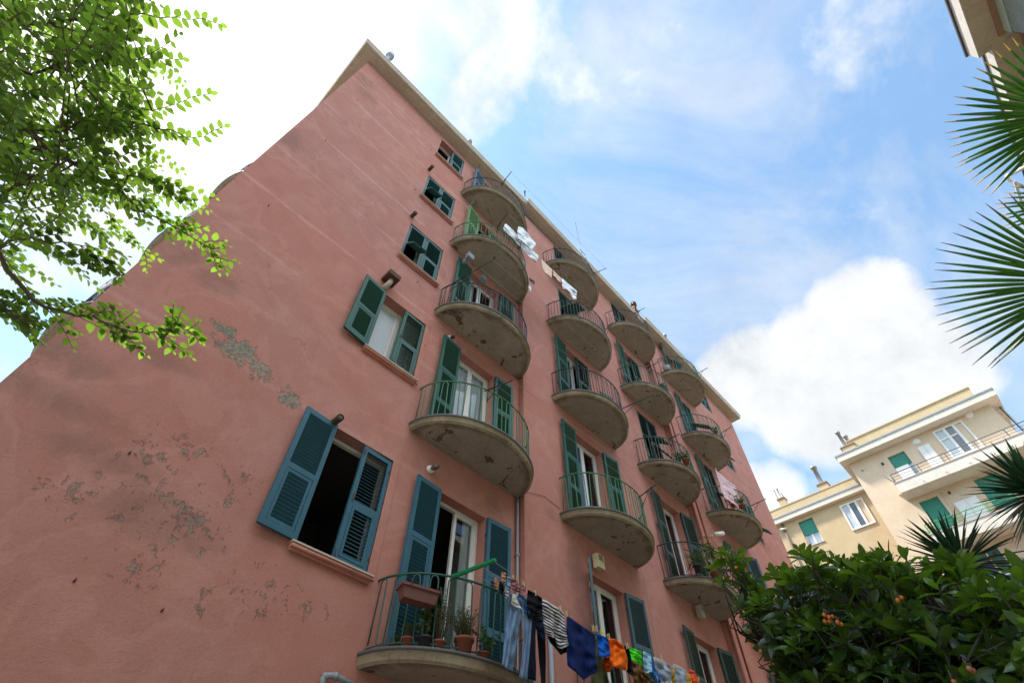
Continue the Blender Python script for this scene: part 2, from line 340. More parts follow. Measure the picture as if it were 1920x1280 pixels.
# ------------------------------------------------------------------ mesh helpers
class MB:
    def __init__(s): s.v = []; s.f = []; s.m = []; s.tone = None; s.cv = None; s.sm = []
    def add(s, vs, fs, mi=0, smooth=False):
        o = len(s.v); s.v += [Vector(v) for v in vs]
        for f in fs: s.f.append([i + o for i in f]); s.m.append(mi); s.sm.append(smooth)
    def box(s, a, b, mi=0):
        x0, y0, z0 = (min(a[i], b[i]) for i in range(3)); x1, y1, z1 = (max(a[i], b[i]) for i in range(3))
        s.add([(x0, y0, z0), (x1, y0, z0), (x1, y1, z0), (x0, y1, z0), (x0, y0, z1), (x1, y0, z1), (x1, y1, z1), (x0, y1, z1)],
              [(0, 3, 2, 1), (4, 5, 6, 7), (0, 1, 5, 4), (1, 2, 6, 5), (2, 3, 7, 6), (3, 0, 4, 7)], mi)
    def obox(s, c, ax, ay, az, mi=0):      # centre and three half-axis vectors
        c = Vector(c); ax = Vector(ax); ay = Vector(ay); az = Vector(az)
        vs = [c + ax * i + ay * j + az * k for k in (-1, 1) for j in (-1, 1) for i in (-1, 1)]
        s.add(vs, [(0, 2, 3, 1), (4, 5, 7, 6), (0, 1, 5, 4), (1, 3, 7, 5), (3, 2, 6, 7), (2, 0, 4, 6)], mi)
    def tube(s, pts, r, n=6, mi=0, cap=True, smooth=True):
        pts = [Vector(p) for p in pts]; k = len(pts)
        rs = r if isinstance(r, (list, tuple)) else [r] * k
        o = len(s.v); prev = None; vs = []
        for i, p in enumerate(pts):
            d = (pts[min(i + 1, k - 1)] - pts[max(i - 1, 0)])
            if d.length < 1e-9: d = Vector((0, 0, 1))
            d.normalize()
            if prev is None:
                a = Vector((0, 0, 1)) if abs(d.z) < .9 else Vector((1, 0, 0)); u = d.cross(a).normalized()
            else:
                u = prev - d * prev.dot(d); u = u.normalized() if u.length > 1e-6 else d.orthogonal().normalized()
            prev = u; v2 = d.cross(u)
            for j in range(n):
                t = 2 * math.pi * j / n; vs.append(p + (u * math.cos(t) + v2 * math.sin(t)) * rs[i])
        fs = []
        for i in range(k - 1):
            for j in range(n):
                a = i * n + j; b = i * n + (j + 1) % n; fs.append((a, b, b + n, a + n))
        if cap: fs.append(tuple(range(n - 1, -1, -1))); fs.append(tuple((k - 1) * n + j for j in range(n)))
        s.add(vs, fs, mi, smooth)
    def lathe(s, c, prof, n=20, mi=0, smooth=True, axis=None):
        c = Vector(c); vs = []
        az = Vector(axis).normalized() if axis else Vector((0, 0, 1)); ax = az.orthogonal().normalized(); ay = az.cross(ax)
        for r, h in prof:
            for j in range(n):
                t = 2 * math.pi * j / n; vs.append(c + (ax * math.cos(t) + ay * math.sin(t)) * r + az * h)
        fs = []
        for i in range(len(prof) - 1):
            for j in range(n):
                a = i * n + j; b = i * n + (j + 1) % n; fs.append((a, b, b + n, a + n))
        s.add(vs, fs, mi, smooth)
    def build(s, name, mats, parent=None, origin=None):
        org = Vector(origin) if origin is not None else (parent.get('org3') and Vector(parent['org3']) if parent else Vector((0, 0, 0)))
        me = bpy.data.meshes.new(name)
        me.from_pydata([tuple(v - org) for v in s.v], [], s.f)
        for mm in (mats if isinstance(mats, (list, tuple)) else [mats]): me.materials.append(mm)
        me.polygons.foreach_set('material_index', s.m); me.polygons.foreach_set('use_smooth', s.sm)
        if s.tone is not None:
            a = me.attributes.new('tone', 'FLOAT', 'FACE'); a.data.foreach_set('value', s.tone)
        if s.cv is not None:
            a = me.attributes.new('cv', 'FLOAT_VECTOR', 'POINT'); a.data.foreach_set('vector', [c for v in s.cv for c in v])
        me.update()
        o = bpy.data.objects.new(name, me); C.objects.link(o)
        if parent: o.parent = parent; o['org3'] = tuple(org); o.location = (0, 0, 0) if origin is None else org - Vector(parent['org3'])
        else: o.location = org; o['org3'] = tuple(org)
        return o

def tag(o, label=None, cat=None, group=None, kind=None):
    if label: o['label'] = label
    if cat: o['category'] = cat
    if group: o['group'] = group
    if kind: o['kind'] = kind
    return o
def thing(name, loc, label, cat, group=None):
    o = bpy.data.objects.new(name, None); C.objects.link(o); o.location = loc; o['org3'] = tuple(loc)
    o.empty_display_size = 0.2
    return tag(o, label, cat, group)

# ------------------------------------------------------------------ ground
mb = MB(); mb.add([(-600, -600, 0), (600, -600, 0), (600, 600, 0), (-600, 600, 0)], [(0, 1, 2, 3)])
GRD = concrete('courtyard_ground', (0.15, 0.135, 0.11), (0.21, 0.19, 0.155), (0.08, 0.07, 0.06), .4, peel=False)
tag(mb.build('ground', GRD, origin=(0, 0, 0)), 'pale paved courtyard ground between the buildings', 'ground', kind='structure')

# ------------------------------------------------------------------ the pink building
W3 = lambda x, y, z: Vector((x * U, y * U, z * U + 1.6))
PB = thing('apartment_building', (0, U, 0), 'tall weathered pink apartment block with rows of half-round concrete balconies', 'building')
YP = [1.0 * U, 0.975 * U, 0.948 * U]                  # wall planes of the three sections
XB = [-0.164 * U, 1.062 * U, 2.315 * U, 3.680 * U]    # their boundaries
ZT = [3.212 * U + 1.6, 3.165 * U + 1.6, 3.100 * U + 1.6]
SB = [0.386, 0.998, 1.572, 2.118, 2.690]              # undersides of the slab rows
SLAB_T = 0.026
ROWZ = [b + SLAB_T for b in SB]
DH = [0.452, 0.455, 0.456, 0.452, 0.425]
holes = {0: [], 1: [], 2: []}                         # (x0,x1,z0,z1) metres
def zz(z): return z * U + 1.6
WIN1 = [(.392, .574, .560, .872), (.392, .574, 1.187, 1.478), (.392, .574, 1.748, 2.022), (.392, .574, 2.308, 2.572), (.392, .574, 2.878, 3.140)]
for a in WIN1: holes[0].append((a[0] * U, a[1] * U, zz(a[2]), zz(a[3])))
cols = [dict(sec=0, sx=(.598, 1.062), op=(.738, .920)), dict(sec=1, sx=(1.243, 1.696), op=(1.372, 1.566)),
        dict(sec=1, sx=(1.878, 2.315), op=(2.008, 2.192)), dict(sec=2, sx=(2.468, 2.912), op=(2.640, 2.790))]
for c in cols:
    for r in range(5):
        holes[c['sec']].append((c['op'][0] * U, c['op'][1] * U, zz(ROWZ[r]), zz(ROWZ[r] + DH[r])))
WIN4 = [(3.10, 3.26, b + .175, b + .44) for b in SB]
for a in WIN4: holes[2].append((a[0] * U, a[1] * U, zz(a[2]), zz(a[3])))

mb = MB(); REV = 0.24
for s in range(3):
    y = YP[s]; x0, x1 = XB[s], XB[s + 1]; z1 = ZT[s]
    xs = sorted({x0, x1, *[h[0] for h in holes[s]], *[h[1] for h in holes[s]]}); zs = sorted({0.0, z1, *[h[2] for h in holes[s]], *[h[3] for h in holes[s]]})
    def inside(cx, cz): return any(h[0] < cx < h[1] and h[2] < cz < h[3] for h in holes[s])
    for i in range(len(xs) - 1):
        for j in range(len(zs) - 1):
            a, b, c_, d = xs[i], xs[i + 1], zs[j], zs[j + 1]
            if not inside((a + b) / 2, (c_ + d) / 2): mb.add([(a, y, c_), (b, y, c_), (b, y, d), (a, y, d)], [(0, 1, 2, 3)])
    for (a, b, c_, d) in holes[s]:
        y2 = y + REV
        mb.add([(a, y, c_), (a, y2, c_), (a, y2, d), (a, y, d)], [(0, 1, 2, 3)])
        mb.add([(b, y, c_), (b, y, d), (b, y2, d), (b, y2, c_)], [(0, 1, 2, 3)])
        mb.add([(a, y, d), (a, y2, d), (b, y2, d), (b, y, d)], [(0, 1, 2, 3)])
        mb.add([(a, y, c_), (b, y, c_), (b, y2, c_), (a, y2, c_)], [(0, 1, 2, 3)])
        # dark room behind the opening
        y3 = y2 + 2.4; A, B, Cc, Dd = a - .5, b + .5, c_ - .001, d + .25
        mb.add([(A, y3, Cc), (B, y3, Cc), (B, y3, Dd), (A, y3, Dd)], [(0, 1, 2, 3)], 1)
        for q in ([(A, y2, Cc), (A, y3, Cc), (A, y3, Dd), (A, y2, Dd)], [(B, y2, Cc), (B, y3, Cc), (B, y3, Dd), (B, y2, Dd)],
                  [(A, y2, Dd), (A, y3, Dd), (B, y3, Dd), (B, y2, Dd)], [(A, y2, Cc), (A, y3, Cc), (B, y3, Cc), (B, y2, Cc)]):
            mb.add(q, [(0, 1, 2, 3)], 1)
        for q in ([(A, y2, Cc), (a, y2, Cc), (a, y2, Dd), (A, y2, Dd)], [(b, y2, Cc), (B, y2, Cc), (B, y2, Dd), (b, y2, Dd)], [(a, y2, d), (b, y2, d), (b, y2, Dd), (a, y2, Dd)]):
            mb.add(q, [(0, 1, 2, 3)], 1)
    if s: mb.add([(x0, YP[s - 1], 0), (x0, y, 0), (x0, y, max(z1, ZT[s - 1])), (x0, YP[s - 1], max(z1, ZT[s - 1]))], [(0, 1, 2, 3)])
YBK = YP[0] + 13
mb.add([(XB[0], YP[0], 0), (XB[0], YBK, 0), (XB[0], YBK, ZT[0]), (XB[0], YP[0], ZT[0])], [(3, 2, 1, 0)])
mb.add([(XB[3], YP[2], 0), (XB[3], YBK, 0), (XB[3], YBK, ZT[2]), (XB[3], YP[2], ZT[2])], [(0, 1, 2, 3)])
mb.add([(XB[0], YBK, 0), (XB[3], YBK, 0), (XB[3], YBK, ZT[0]), (XB[0], YBK, ZT[0])], [(3, 2, 1, 0)])
# rendered pilaster strip beside the third section
mb.box((XB[2], YP[2] - .05, 0), (XB[2] + .16, YP[2] + .02, ZT[2]))
mb.build('wall', [PINK, ROOM], PB, origin=(0, 0, 0))
# raised render surrounds round the openings of the first section
for k, (a, b, c_, d) in enumerate(holes[0] + holes[1]):
    if (d - c_) < 2.0:
        m2 = MB(); y = YP[0]; t = .012; w_ = .11
        m2.box((b + .0, y - t, c_ - .02), (b + w_, y + .01, d + w_)); m2.box((a, y - t, d), (b, y + .01, d + w_))
        m2.build('window_surround', PINK, PB, origin=(0, 0, 0))

# roof sheet and eaves
mb = MB()
for s in range(3):
    mb.box((XB[s], YP[s] + .05, ZT[s] + .05), (XB[s + 1], YBK, ZT[s] + .35))
mb.build('roof', SLATE, PB)
prof = [(-.02, 0), (.26, 0), (.26, .035), (.34, .035), (.345, .055), (.365, .055), (.395, .22), (.41, .25), (.41, .28), (-.02, .28)]
def eave(path, closed_a=True):
    m2 = MB(); n = len(prof)
    for (px_, py_, dx, dy, z) in path:
        for o, h in prof: m2.v.append(Vector((px_ + dx * o, py_ + dy * o, z + h)))
    for i in range(len(path) - 1):
        for j in range(n):
            a = i * n + j; b = i * n + (j + 1) % n
            m2.f.append([a, b, b + n, a + n]); m2.m.append(1 if j in (7,) else 0); m2.sm.append(False)
    for base_ in (0, (len(path) - 1) * n):
        m2.f.append([base_ + j for j in range(n)]); m2.m.append(0); m2.sm.append(False)
    return m2
eave([(XB[0], YBK, -1, 0, ZT[0]), (XB[0], YP[0], -1, -1, ZT[0]), (XB[1], YP[0], 0, -1, ZT[0] - .03)]).build('eaves', [EAVE, ZINC], PB)
eave([(XB[1] + .04, YP[1], -.3, -1, ZT[1] + .17), (XB[1] + .05, YP[1], 0, -1, ZT[1] + .17), (XB[2], YP[1], 0, -1, ZT[1] - .2)]).build('eaves', [EAVE, ZINC], PB)
eave([(XB[2] + .03, YP[2], 0, -1, ZT[2] + .14), (XB[3], YP[2], 1, -1, ZT[2]), (XB[3], YBK, 1, 0, ZT[2])]).build('eaves', [EAVE, ZINC], PB)

# balconies
def ell(t, cx, a, b, y0, off=0.0):      # t 0..pi from left tip to right tip
    return cx - (a + off) * math.cos(t), y0 - (b + off) * math.sin(t)
def slab_mesh(cx, a, b, y0, zb, lip=True):
    m2 = MB(); n = 48
    zt = zb + SLAB_T * U
    rings = [(zb, -.05), (zb + .012, -.012), (zb + .025, 0.0), (zt - .035, 0.0), (zt - .03, .02), (zt, .022), (zt, -.02)]
    ts = [math.pi * i / n for i in range(n + 1)]
    vs = []
    for z, off in rings:
        for t in ts:
            x, y = ell(t, cx, a, b, y0, off); vs.append((x, y if 0 < t < math.pi - 1e-6 else y0 + .0, z))
    fs = []; ms = []
    for i in range(len(rings) - 1):
        for j in range(n):
            q = i * (n + 1) + j; fs.append((q, q + 1, q + n + 2, q + n + 1)); ms.append(2 if i >= 3 else 1)
    o = len(m2.v); m2.v += [Vector(v) for v in vs]
    for f, mm_ in zip(fs, ms): m2.f.append(list(f)); m2.m.append(mm_); m2.sm.append(True)
    m2.f.append([j for j in range(n + 1)]); m2.m.append(0); m2.sm.append(False)
    k = (len(rings) - 1) * (n + 1); m2.f.append([k + j for j in range(n, -1, -1)]); m2.m.append(1); m2.sm.append(False)
    return m2
RAILH = 0.150 * U
def rail_mesh(cx, a, b, y0, zt, style, nb, seed=0, H=RAILH):
    rnd = random.Random(seed); m2 = MB(); ins = -.055
    P = lambda t, z: (lambda q: Vector((q[0], q[1], z)))(ell(t, cx, a, b, y0, ins))
    # arc-length table
    tt = [math.pi * i / 200 for i in range(201)]; pts = [P(t, 0) for t in tt]; s = [0]
    for i in range(200): s.append(s[-1] + (pts[i + 1] - pts[i]).length)
    def ta(frac):
        L_ = frac * s[-1]; i = 0
        while i < 199 and s[i + 1] < L_: i += 1
        return tt[i] + (tt[i + 1] - tt[i]) * ((L_ - s[i]) / max(1e-6, s[i + 1] - s[i]))
    top = [P(ta(i / 44), zt + H) for i in range(45)]; m2.tube(top, .014, 6)
    bot = [P(ta(i / 44), zt + .05) for i in range(45)]; m2.tube(bot, .008, 5)
    zb_ = zt + .05; zh = zt + H - .012
    if style == 'loop':      # bars bent into a continuous wavy line with round turns
        path = []; x = .012; stepw = .97 / nb; rb = min(.022, .0) ; up = True
        f = .015; lean = .24
        while f < .985:
            d1 = stepw * (1 - lean); d2 = stepw * (lean)
            ra = stepw * .30
            # up leg, narrow round turn, down leg, wider turn
            for (g, h) in ((0, 0.03), (.03, .0), (.22, -0.0)): pass
            path += [P(ta(min(.99, f)), zb_ + .03), P(ta(min(.99, f + stepw * .08)), zh - .05), P(ta(min(.99, f + stepw * .16)), zh - .012), P(ta(min(.99, f + stepw * .28)), zh),
                     P(ta(min(.99, f + stepw * .42)), zh - .012), P(ta(min(.99, f + stepw * .50)), zh - .05), P(ta(min(.99, f + stepw * .58)), zb_ + .03), P(ta(min(.99, f + stepw * .66)), zb_ + .006),
                     P(ta(min(.99, f + stepw * .80)), zb_), P(ta(min(.99, f + stepw * .94)), zb_ + .006)]
            f += stepw
        m2.tube(path, .0095, 5)
    else:
        for i in range(nb + 1):
            f = .008 + .984 * i / nb; t = ta(f); t2 = ta(min(1, max(0, f + (.006 if i % 2 else -.006) + rnd.uniform(-.002, .002))))
            m2.tube([P(t, zb_ - .0), P(t2, zt + H)], .0078, 5)
    for f in (.012, .25, .5, .75, .988): m2.tube([P(ta(f), zt - .005), P(ta(f), zt + .05)], .009, 5)
    for f in (.0,):                       # fixings into the wall
        m2.tube([P(0, zt + H), (P(0, zt + H).x, y0 + .02, zt + H)], .012, 5); m2.tube([P(math.pi, zt + H), (P(math.pi, zt + H).x, y0 + .02, zt + H)], .012, 5)
    return m2
RAILSTYLE = {(0, 0): ('loop', 15, DGIRON), (0, 1): ('loop', 16, GIRON), (0, 2): ('bar', 44, IRON), (0, 3): ('bar', 34, GIRON), (0, 4): ('bar', 40, IRON),
             (1, 0): ('loop', 14, DGIRON), (1, 1): ('loop', 17, GIRON), (1, 2): ('bar', 38, IRON), (1, 3): ('loop', 17, IRON), (1, 4): ('bar', 36, IRON),
             (2, 0): ('bar', 34, DGIRON), (2, 1): ('bar', 32, IRON), (2, 2): ('loop', 17, DGIRON), (2, 3): ('bar', 34, DGIRON), (2, 4): ('bar', 34, IRON),
             (3, 0): ('bar', 30, DGIRON), (3, 1): ('loop', 15, DGIRON), (3, 2): ('loop', 16, DGIRON), (3, 3): ('bar', 34, DGIRON), (3, 4): ('bar', 30, DGIRON)}
BAL = {}
for ci, c in enumerate(cols):
    for r in range(5):
        if (ci, r) == (3, 4) and False: continue
        cx = (c['sx'][0] + c['sx'][1]) / 2 * U; a = (c['sx'][1] - c['sx'][0]) / 2 * U; b = .172 * U; y0 = YP[c['sec']] - .002
        zb = zz(SB[r]); BAL[(ci, r)] = (cx, a, b, y0, zb + SLAB_T * U)
        org = Vector((cx, y0, zb))
        o = slab_mesh(cx, a, b, y0, zb).build('balcony', [CONC, RIM, SLATE], PB, origin=org)
        st, nb, mm_ = RAILSTYLE[(ci, r)]
        rail_mesh(cx, a, b, y0, zb + SLAB_T * U, st, nb, ci * 7 + r).build('railing', mm_, o)
def railpt(ci, r, frac, dz=0.0):
    cx, a, b, y0, zt = BAL[(ci, r)]; x, y = ell(frac * math.pi, cx, a, b, y0, -.055); return Vector((x, y, zt + RAILH + dz))
# balconies on the blind side wall, seen in profile past the corner
for r in range(1, 4):
    bd_ = {1: .086, 2: .100, 3: .106}[r] * U; m2 = slab_mesh(0, .234 * U, bd_, 0, zz(SB[r])); R90 = Matrix.Rotation(-math.pi / 2, 3, 'Z')
    yc_ = {1: 1.44, 2: 1.54, 3: 1.58}[r] * U; off = Vector((XB[0] + .002, yc_, 0))
    m2.v = [R90 @ v + off for v in m2.v]
    o = m2.build('balcony', [CONC, RIM, SLATE], PB, origin=(XB[0], yc_, zz(SB[r])))
    m2 = rail_mesh(0, .234 * U, bd_, 0, zz(ROWZ[r]), 'bar', 34, r); m2.v = [R90 @ v + off for v in m2.v]
    m2.build('railing', IRON, o)

# shutters ----------------------------------------------------------
_sh = {}
def shutter_data(w_, h, panels, matl, flap, mirror=False):
    key = (round(w_, 2), round(h, 2), panels, matl.name, flap, mirror)
    if key in _sh: return _sh[key]
    m2 = MB(); t = .021; st = .062; rl = .075
    m2.box((0, -t, 0), (st, t, h)); m2.box((w_ - st, -t, 0), (w_, t, h))
    fr = {2: [0, .47, 1.0], 3: [0, .30, .63, 1.0]}[panels]
    zc = [f * h for f in fr]
    for i, z in enumerate(zc):
        za = max(0, z - rl / 2) if 0 < i < len(zc) - 1 else (0 if i == 0 else h - rl)
        m2.box((st, -t + .002, za), (w_ - st, t - .002, za + rl))
    def slats(x0, x1, z0, z1, T=None):
        n = max(2, int((z1 - z0) / .046)); sp = (z1 - z0) / n
        for k in range(n):
            zc_ = z0 + (k + .5) * sp; c0 = Vector(((x0 + x1) / 2, 0, zc_)); ay = Vector((0, -.019, -.0165)); az = Vector((0, .0021, -.0024))
            if T: c0 = T @ c0; ax = T.to_3x3() @ Vector(((x1 - x0) / 2, 0, 0)); ay = T.to_3x3() @ ay; az = T.to_3x3() @ az
            else: ax = Vector(((x1 - x0) / 2, 0, 0))
            m2.obox(c0, ax, ay, az)
    fi = 0 if panels == 2 else 1
    for i in range(panels):
        z0 = zc[i] + (rl if i == 0 else rl / 2); z1 = zc[i + 1] - (rl if i == panels - 1 else rl / 2)
        if i == fi:
            # the small projecting flap with a frame of its own
            T = Matrix.Identity(4)
            if flap: T = Matrix.Translation((0, -.01, z1)) @ Matrix.Rotation(-math.radians(flap), 4, 'X') @ Matrix.Translation((0, .01, -z1))
            fs = .042; R3 = T.to_3x3()
            def fb(a, b):
                c0 = (Vector(a) + Vector(b)) / 2; hh = (Vector(b) - Vector(a)) / 2
                m2.obox(T @ c0, R3 @ Vector((hh.x, 0, 0)), R3 @ Vector((0, hh.y, 0)), R3 @ Vector((0, 0, hh.z)))
            e = .004
            fb((st + e, -t - .004, z0 + e), (st + fs, t - .006, z1 - e)); fb((w_ - st - fs, -t - .004, z0 + e), (w_ - st - e, t - .006, z1 - e))
            fb((st + fs, -t - .003, z0 + e), (w_ - st - fs, t - .007, z0 + fs)); fb((st + fs, -t - .003, z1 - fs), (w_ - st - fs, t - .007, z1 - e))
            slats(st + fs, w_ - st - fs, z0 + fs, z1 - fs, T if flap else None)
        else: slats(st, w_ - st, z0, z1)
    # hinges and the central bolt
    for z in (.12 * h, .88 * h): m2.box((-.014, -t - .006, z - .022), (.03, -t - .0005, z + .022), 1)
    m2.box((w_ - .045, -t - .012, h * .48), (w_ - .03, -t - .001, h * .54), 1)
    for zq in (.06 * h, .94 * h): m2.tube([(w_ - .018, -t - .008, zq - .05), (w_ - .018, -t - .008, zq + .05)], .006, 5, 1)
    if mirror: m2.v = [Vector((-v.x, v.y, v.z)) for v in m2.v]
    me_o = m2.build('shutter', [matl, RUST]); me = me_o.data; bpy.data.objects.remove(me_o)
    _sh[key] = me; return me
def put_shutter(parent, xh, y, z0, w_, h, side, ang, matl, panels, flap=0, label=None):
    me = shutter_data(w_, h, panels, matl, flap, side > 0)
    o = bpy.data.objects.new('shutter', me); C.objects.link(o); o.parent = parent
    p0 = Vector(parent['org3']); o.location = Vector((xh, y, z0)) - p0
    a = math.radians(ang); o.rotation_euler = (0, 0, -a if side < 0 else a)
    if side > 0: pass
    if label: o['label'] = label
    return o

def frame_mesh(x0, x1, z0, z1, y, leaves=2, th=.055, opened=None):
    m2 = MB(); t = .045
    m2.box((x0, y, z0), (x0 + t, y + .06, z1)); m2.box((x1 - t, y, z0), (x1, y + .06, z1)); m2.box((x0 + t, y, z1 - t), (x1 - t, y + .06, z1)); m2.box((x0 + t, y, z0), (x1 - t, y + .06, z0 + .03))
    wl = (x1 - x0 - 2 * t) / leaves
    for k in range(leaves):
        if opened is not None and k in opened: continue
        a = x0 + t + k * wl; b = a + wl
        m2.box((a + .002, y + .008, z0 + .032), (a + th, y + .052, z1 - t - .002)); m2.box((b - th, y + .008, z0 + .032), (b - .002, y + .052, z1 - t - .002))
        m2.box((a + th, y + .01, z1 - t - th), (b - th, y + .05, z1 - t - .002)); m2.box((a + th, y + .01, z0 + .032), (b - th, y + .05, z0 + .032 + th + .02))
    return m2
def opening(kind, x0, x1, z0, z1, yw, name, leftc, rightc, matl, curtain=None, opened=None, flapl=0, flapr=0, panels=2, matl2=None, frame=True, cur_range=(0, 1), glassy=True, leaves=2):
    org = Vector(((x0 + x1) / 2, yw + REV, z0))
    y = yw + REV - .06
    if name == 'window': y = yw + REV - .05
    if frame: m2 = frame_mesh(x0, x1, z0, z1, y, leaves, opened=opened)
    else:
        m2 = MB(); t = .03
        m2.box((x0, y, z0), (x0 + t, y + .05, z1)); m2.box((x1 - t, y, z0), (x1, y + .05, z1)); m2.box((x0 + t, y, z1 - t), (x1 - t, y + .05, z1))
    o = m2.build(name, WHITE, PB, origin=org)
    if frame and glassy:
        wl = (x1 - x0 - .09) / leaves
        for k in range(leaves):
            if opened is not None and k in opened: continue
            a = x0 + .045 + k * wl
            g = MB(); g.add([(a + .05, y + .03, z0 + .1), (a + wl - .05, y + .03, z0 + .1), (a + wl - .05, y + .03, z1 - .09), (a + .05, y + .03, z1 - .09)], [(0, 1, 2, 3)])
            g.build('glass_pane', GLASS if glassy is True else glassy, o)
    if curtain:
        cmt, f0, f1 = curtain[:3]; a = x0 + (x1 - x0) * f0; b = x0 + (x1 - x0) * f1; nn_ = max(8, int((b - a) / .012)); m3 = MB(); yy = y + .075
        vs = []
        zlo = z0 + (curtain[3] if len(curtain) > 3 else .02)
        for i in range(nn_ + 1):
            x = a + (b - a) * i / nn_; dy = .022 * math.sin(x * 62) + .012 * math.sin(x * 31 + 1)
            vs += [(x, yy + dy * 1.2, zlo), (x + .004 * math.sin(x * 50), yy + dy, (z0 + z1) / 2), (x, yy + dy * .6, z1 - .04)]
        fs = [];
        for i in range(nn_):
            q = i * 3; fs += [(q, q + 3, q + 4, q + 1), (q + 1, q + 4, q + 5, q + 2)]
        m3.add(vs, fs, 0, True); m3.build('curtain', cmt, o)
    wd = (x1 - x0) / 2 - .004; hs = z1 - z0 - .01
    if leftc is not None:
        yh = yw - .045 if leftc > 30 else yw + .03
        put_shutter(o, x0 + (.0 if leftc > 30 else .002), yh, z0 + .005, wd, hs, -1, leftc, matl, panels, flapl)
    if rightc is not None:
        yh = yw - .045 if rightc > 30 else yw + .03
        put_shutter(o, x1 - (.0 if rightc > 30 else .002), yh, z0 + .005, wd, hs, 1, rightc, matl2 or matl, panels, flapr)
    return o
def sill(o, x0, x1, z, yw, mat1=SILL):
    m2 = MB(); a, b = x0 - .05, x1 + .06
    m2.box((a, yw - .09, z - .022), (b, yw + .02, z - .002), 1)
    m2.box((a + .012, yw - .07, z - .07), (b - .012, yw + .01, z - .022), 0); m2.box((a + .02, yw - .04, z - .095), (b - .02, yw + .01, z - .07), 0)
    m2.tube([(a + .013, yw - .066, z - .05), (b - .013, yw - .066, z - .05)], .018, 8, 0)
    m2.build('sill', [mat1, MARBLE], o)
# first section windows, bottom to top
ws = [dict(leftc=176, rightc=2, matl=BLUE, opened=(0, 1)), dict(leftc=173, rightc=2, matl=GREEN, glassy=FROST), dict(leftc=2, rightc=2, matl=TEAL, flapl=40),
      dict(leftc=2, rightc=2, matl=TEAL, flapl=36), dict(leftc=None, rightc=2, matl=TEAL, opened=(0,))]
for a, kw in zip(WIN1, ws):
    x0, x1, z0, z1 = a[0] * U, a[1] * U, zz(a[2]), zz(a[3])
    o = opening('w', x0, x1, z0, z1, YP[0], 'window', **kw); sill(o, x0, x1, z0, YP[0])
for k, a in enumerate(WIN4):
    x0, x1, z0, z1 = a[0] * U, a[1] * U, zz(a[2]), zz(a[3])
    o = opening('w', x0, x1, z0, z1, YP[2], 'window', 2, 2, [DKGREEN, GREEN, GREEN, GREEN, TEAL][k], flapl=[0, 0, 30, 30, 0][k], flapr=[0, 40, 45, 0, 0][k])
ds = {(0, 0): dict(leftc=175, rightc=176, matl=BLUE, opened=(0,), curtain=(CURTAIN, .74, .98)),
      (0, 1): dict(leftc=174, rightc=176, matl=GREEN, curtain=(CURTAIN, .02, .98)),
      (0, 2): dict(leftc=174, rightc=177, matl=GREEN, curtain=(CURTAIN, .1, .35)),
      (0, 3): dict(leftc=168, rightc=0, matl=LTGREEN, frame=False), (0, 4): dict(leftc=168, rightc=176, matl=SKYBLUE),
      (1, 0): dict(leftc=144, rightc=174, matl=GREYBLUE, curtain=(BLUECUR, .0, .25)), (1, 1): dict(leftc=175, rightc=175, matl=GREEN, curtain=(BLUECUR, .2, .6)),
      (1, 2): dict(leftc=172, rightc=0, matl=GREEN, matl2=DKGREEN), (1, 3): dict(leftc=0, rightc=0, matl=GREEN, flapl=60, flapr=0), (1, 4): dict(leftc=4, rightc=0, matl=DKGREEN),
      (2, 0): dict(leftc=173, rightc=172, matl=DKGREEN), (2, 1): dict(leftc=172, rightc=172, matl=DKGREEN, matl2=DKGREEN, curtain=(CURTAIN, .45, .6)),
      (2, 2): dict(leftc=0, rightc=0, matl=DKGREEN, flapl=50, flapr=30), (2, 3): dict(leftc=170, rightc=0, matl=GREEN, matl2=DKGREEN, curtain=(CURTAIN, .0, .5)), (2, 4): dict(leftc=0, rightc=0, matl=DKGREEN, flapr=40),
      (3, 0): dict(leftc=175, rightc=176, matl=DKGREEN), (3, 1): dict(leftc=178, rightc=150, matl=GREEN, matl2=GREYBLUE, curtain=(CURTAIN, .0, .9)), (3, 2): dict(leftc=176, rightc=0, matl=GREEN, matl2=DKGREEN, curtain=(CURTAIN, .0, .5), flapr=40),
      (3, 3): dict(leftc=176, rightc=2, matl=TEAL, matl2=GREEN, flapr=50), (3, 4): dict(leftc=160, rightc=165, matl=TEAL, matl2=TEAL)}
for (ci, r), kw in ds.items():
    c = cols[ci]; x0, x1 = c['op'][0] * U, c['op'][1] * U
    opening('d', x0, x1, zz(ROWZ[r]), zz(ROWZ[r] + DH[r]), YP[c['sec']], 'door', panels=3, **kw)

# small fittings of the facade
def part(name, m2, mt, label=None, origin=None):
    o = m2.build(name, mt, PB, origin=origin)
    if label: o['label'] = label
    return o
for (px_, py_, ln, rr) in [(631, 787, .22, .05), (776, 402, .16, .05), (808, 315, .18, .05), (833, 249, .12, .045), (887, 380, .22, .04), (897, 313, .2, .04)]:
    p = at(px_, py_, YP[0] - ln * .5); m2 = MB()
    m2.tube([(p.x, YP[0] + .02, p.z), (p.x + .0, YP[0] - ln, p.z - .02)], rr, 14, 0, cap=False)
    m2.tube([(p.x, YP[0] + .02, p.z), (p.x, YP[0] - ln + .01, p.z - .02)], rr * .82, 14, 1)
    part('vent_pipe', m2, [RUST if px_ < 850 else PVC, ROOM])
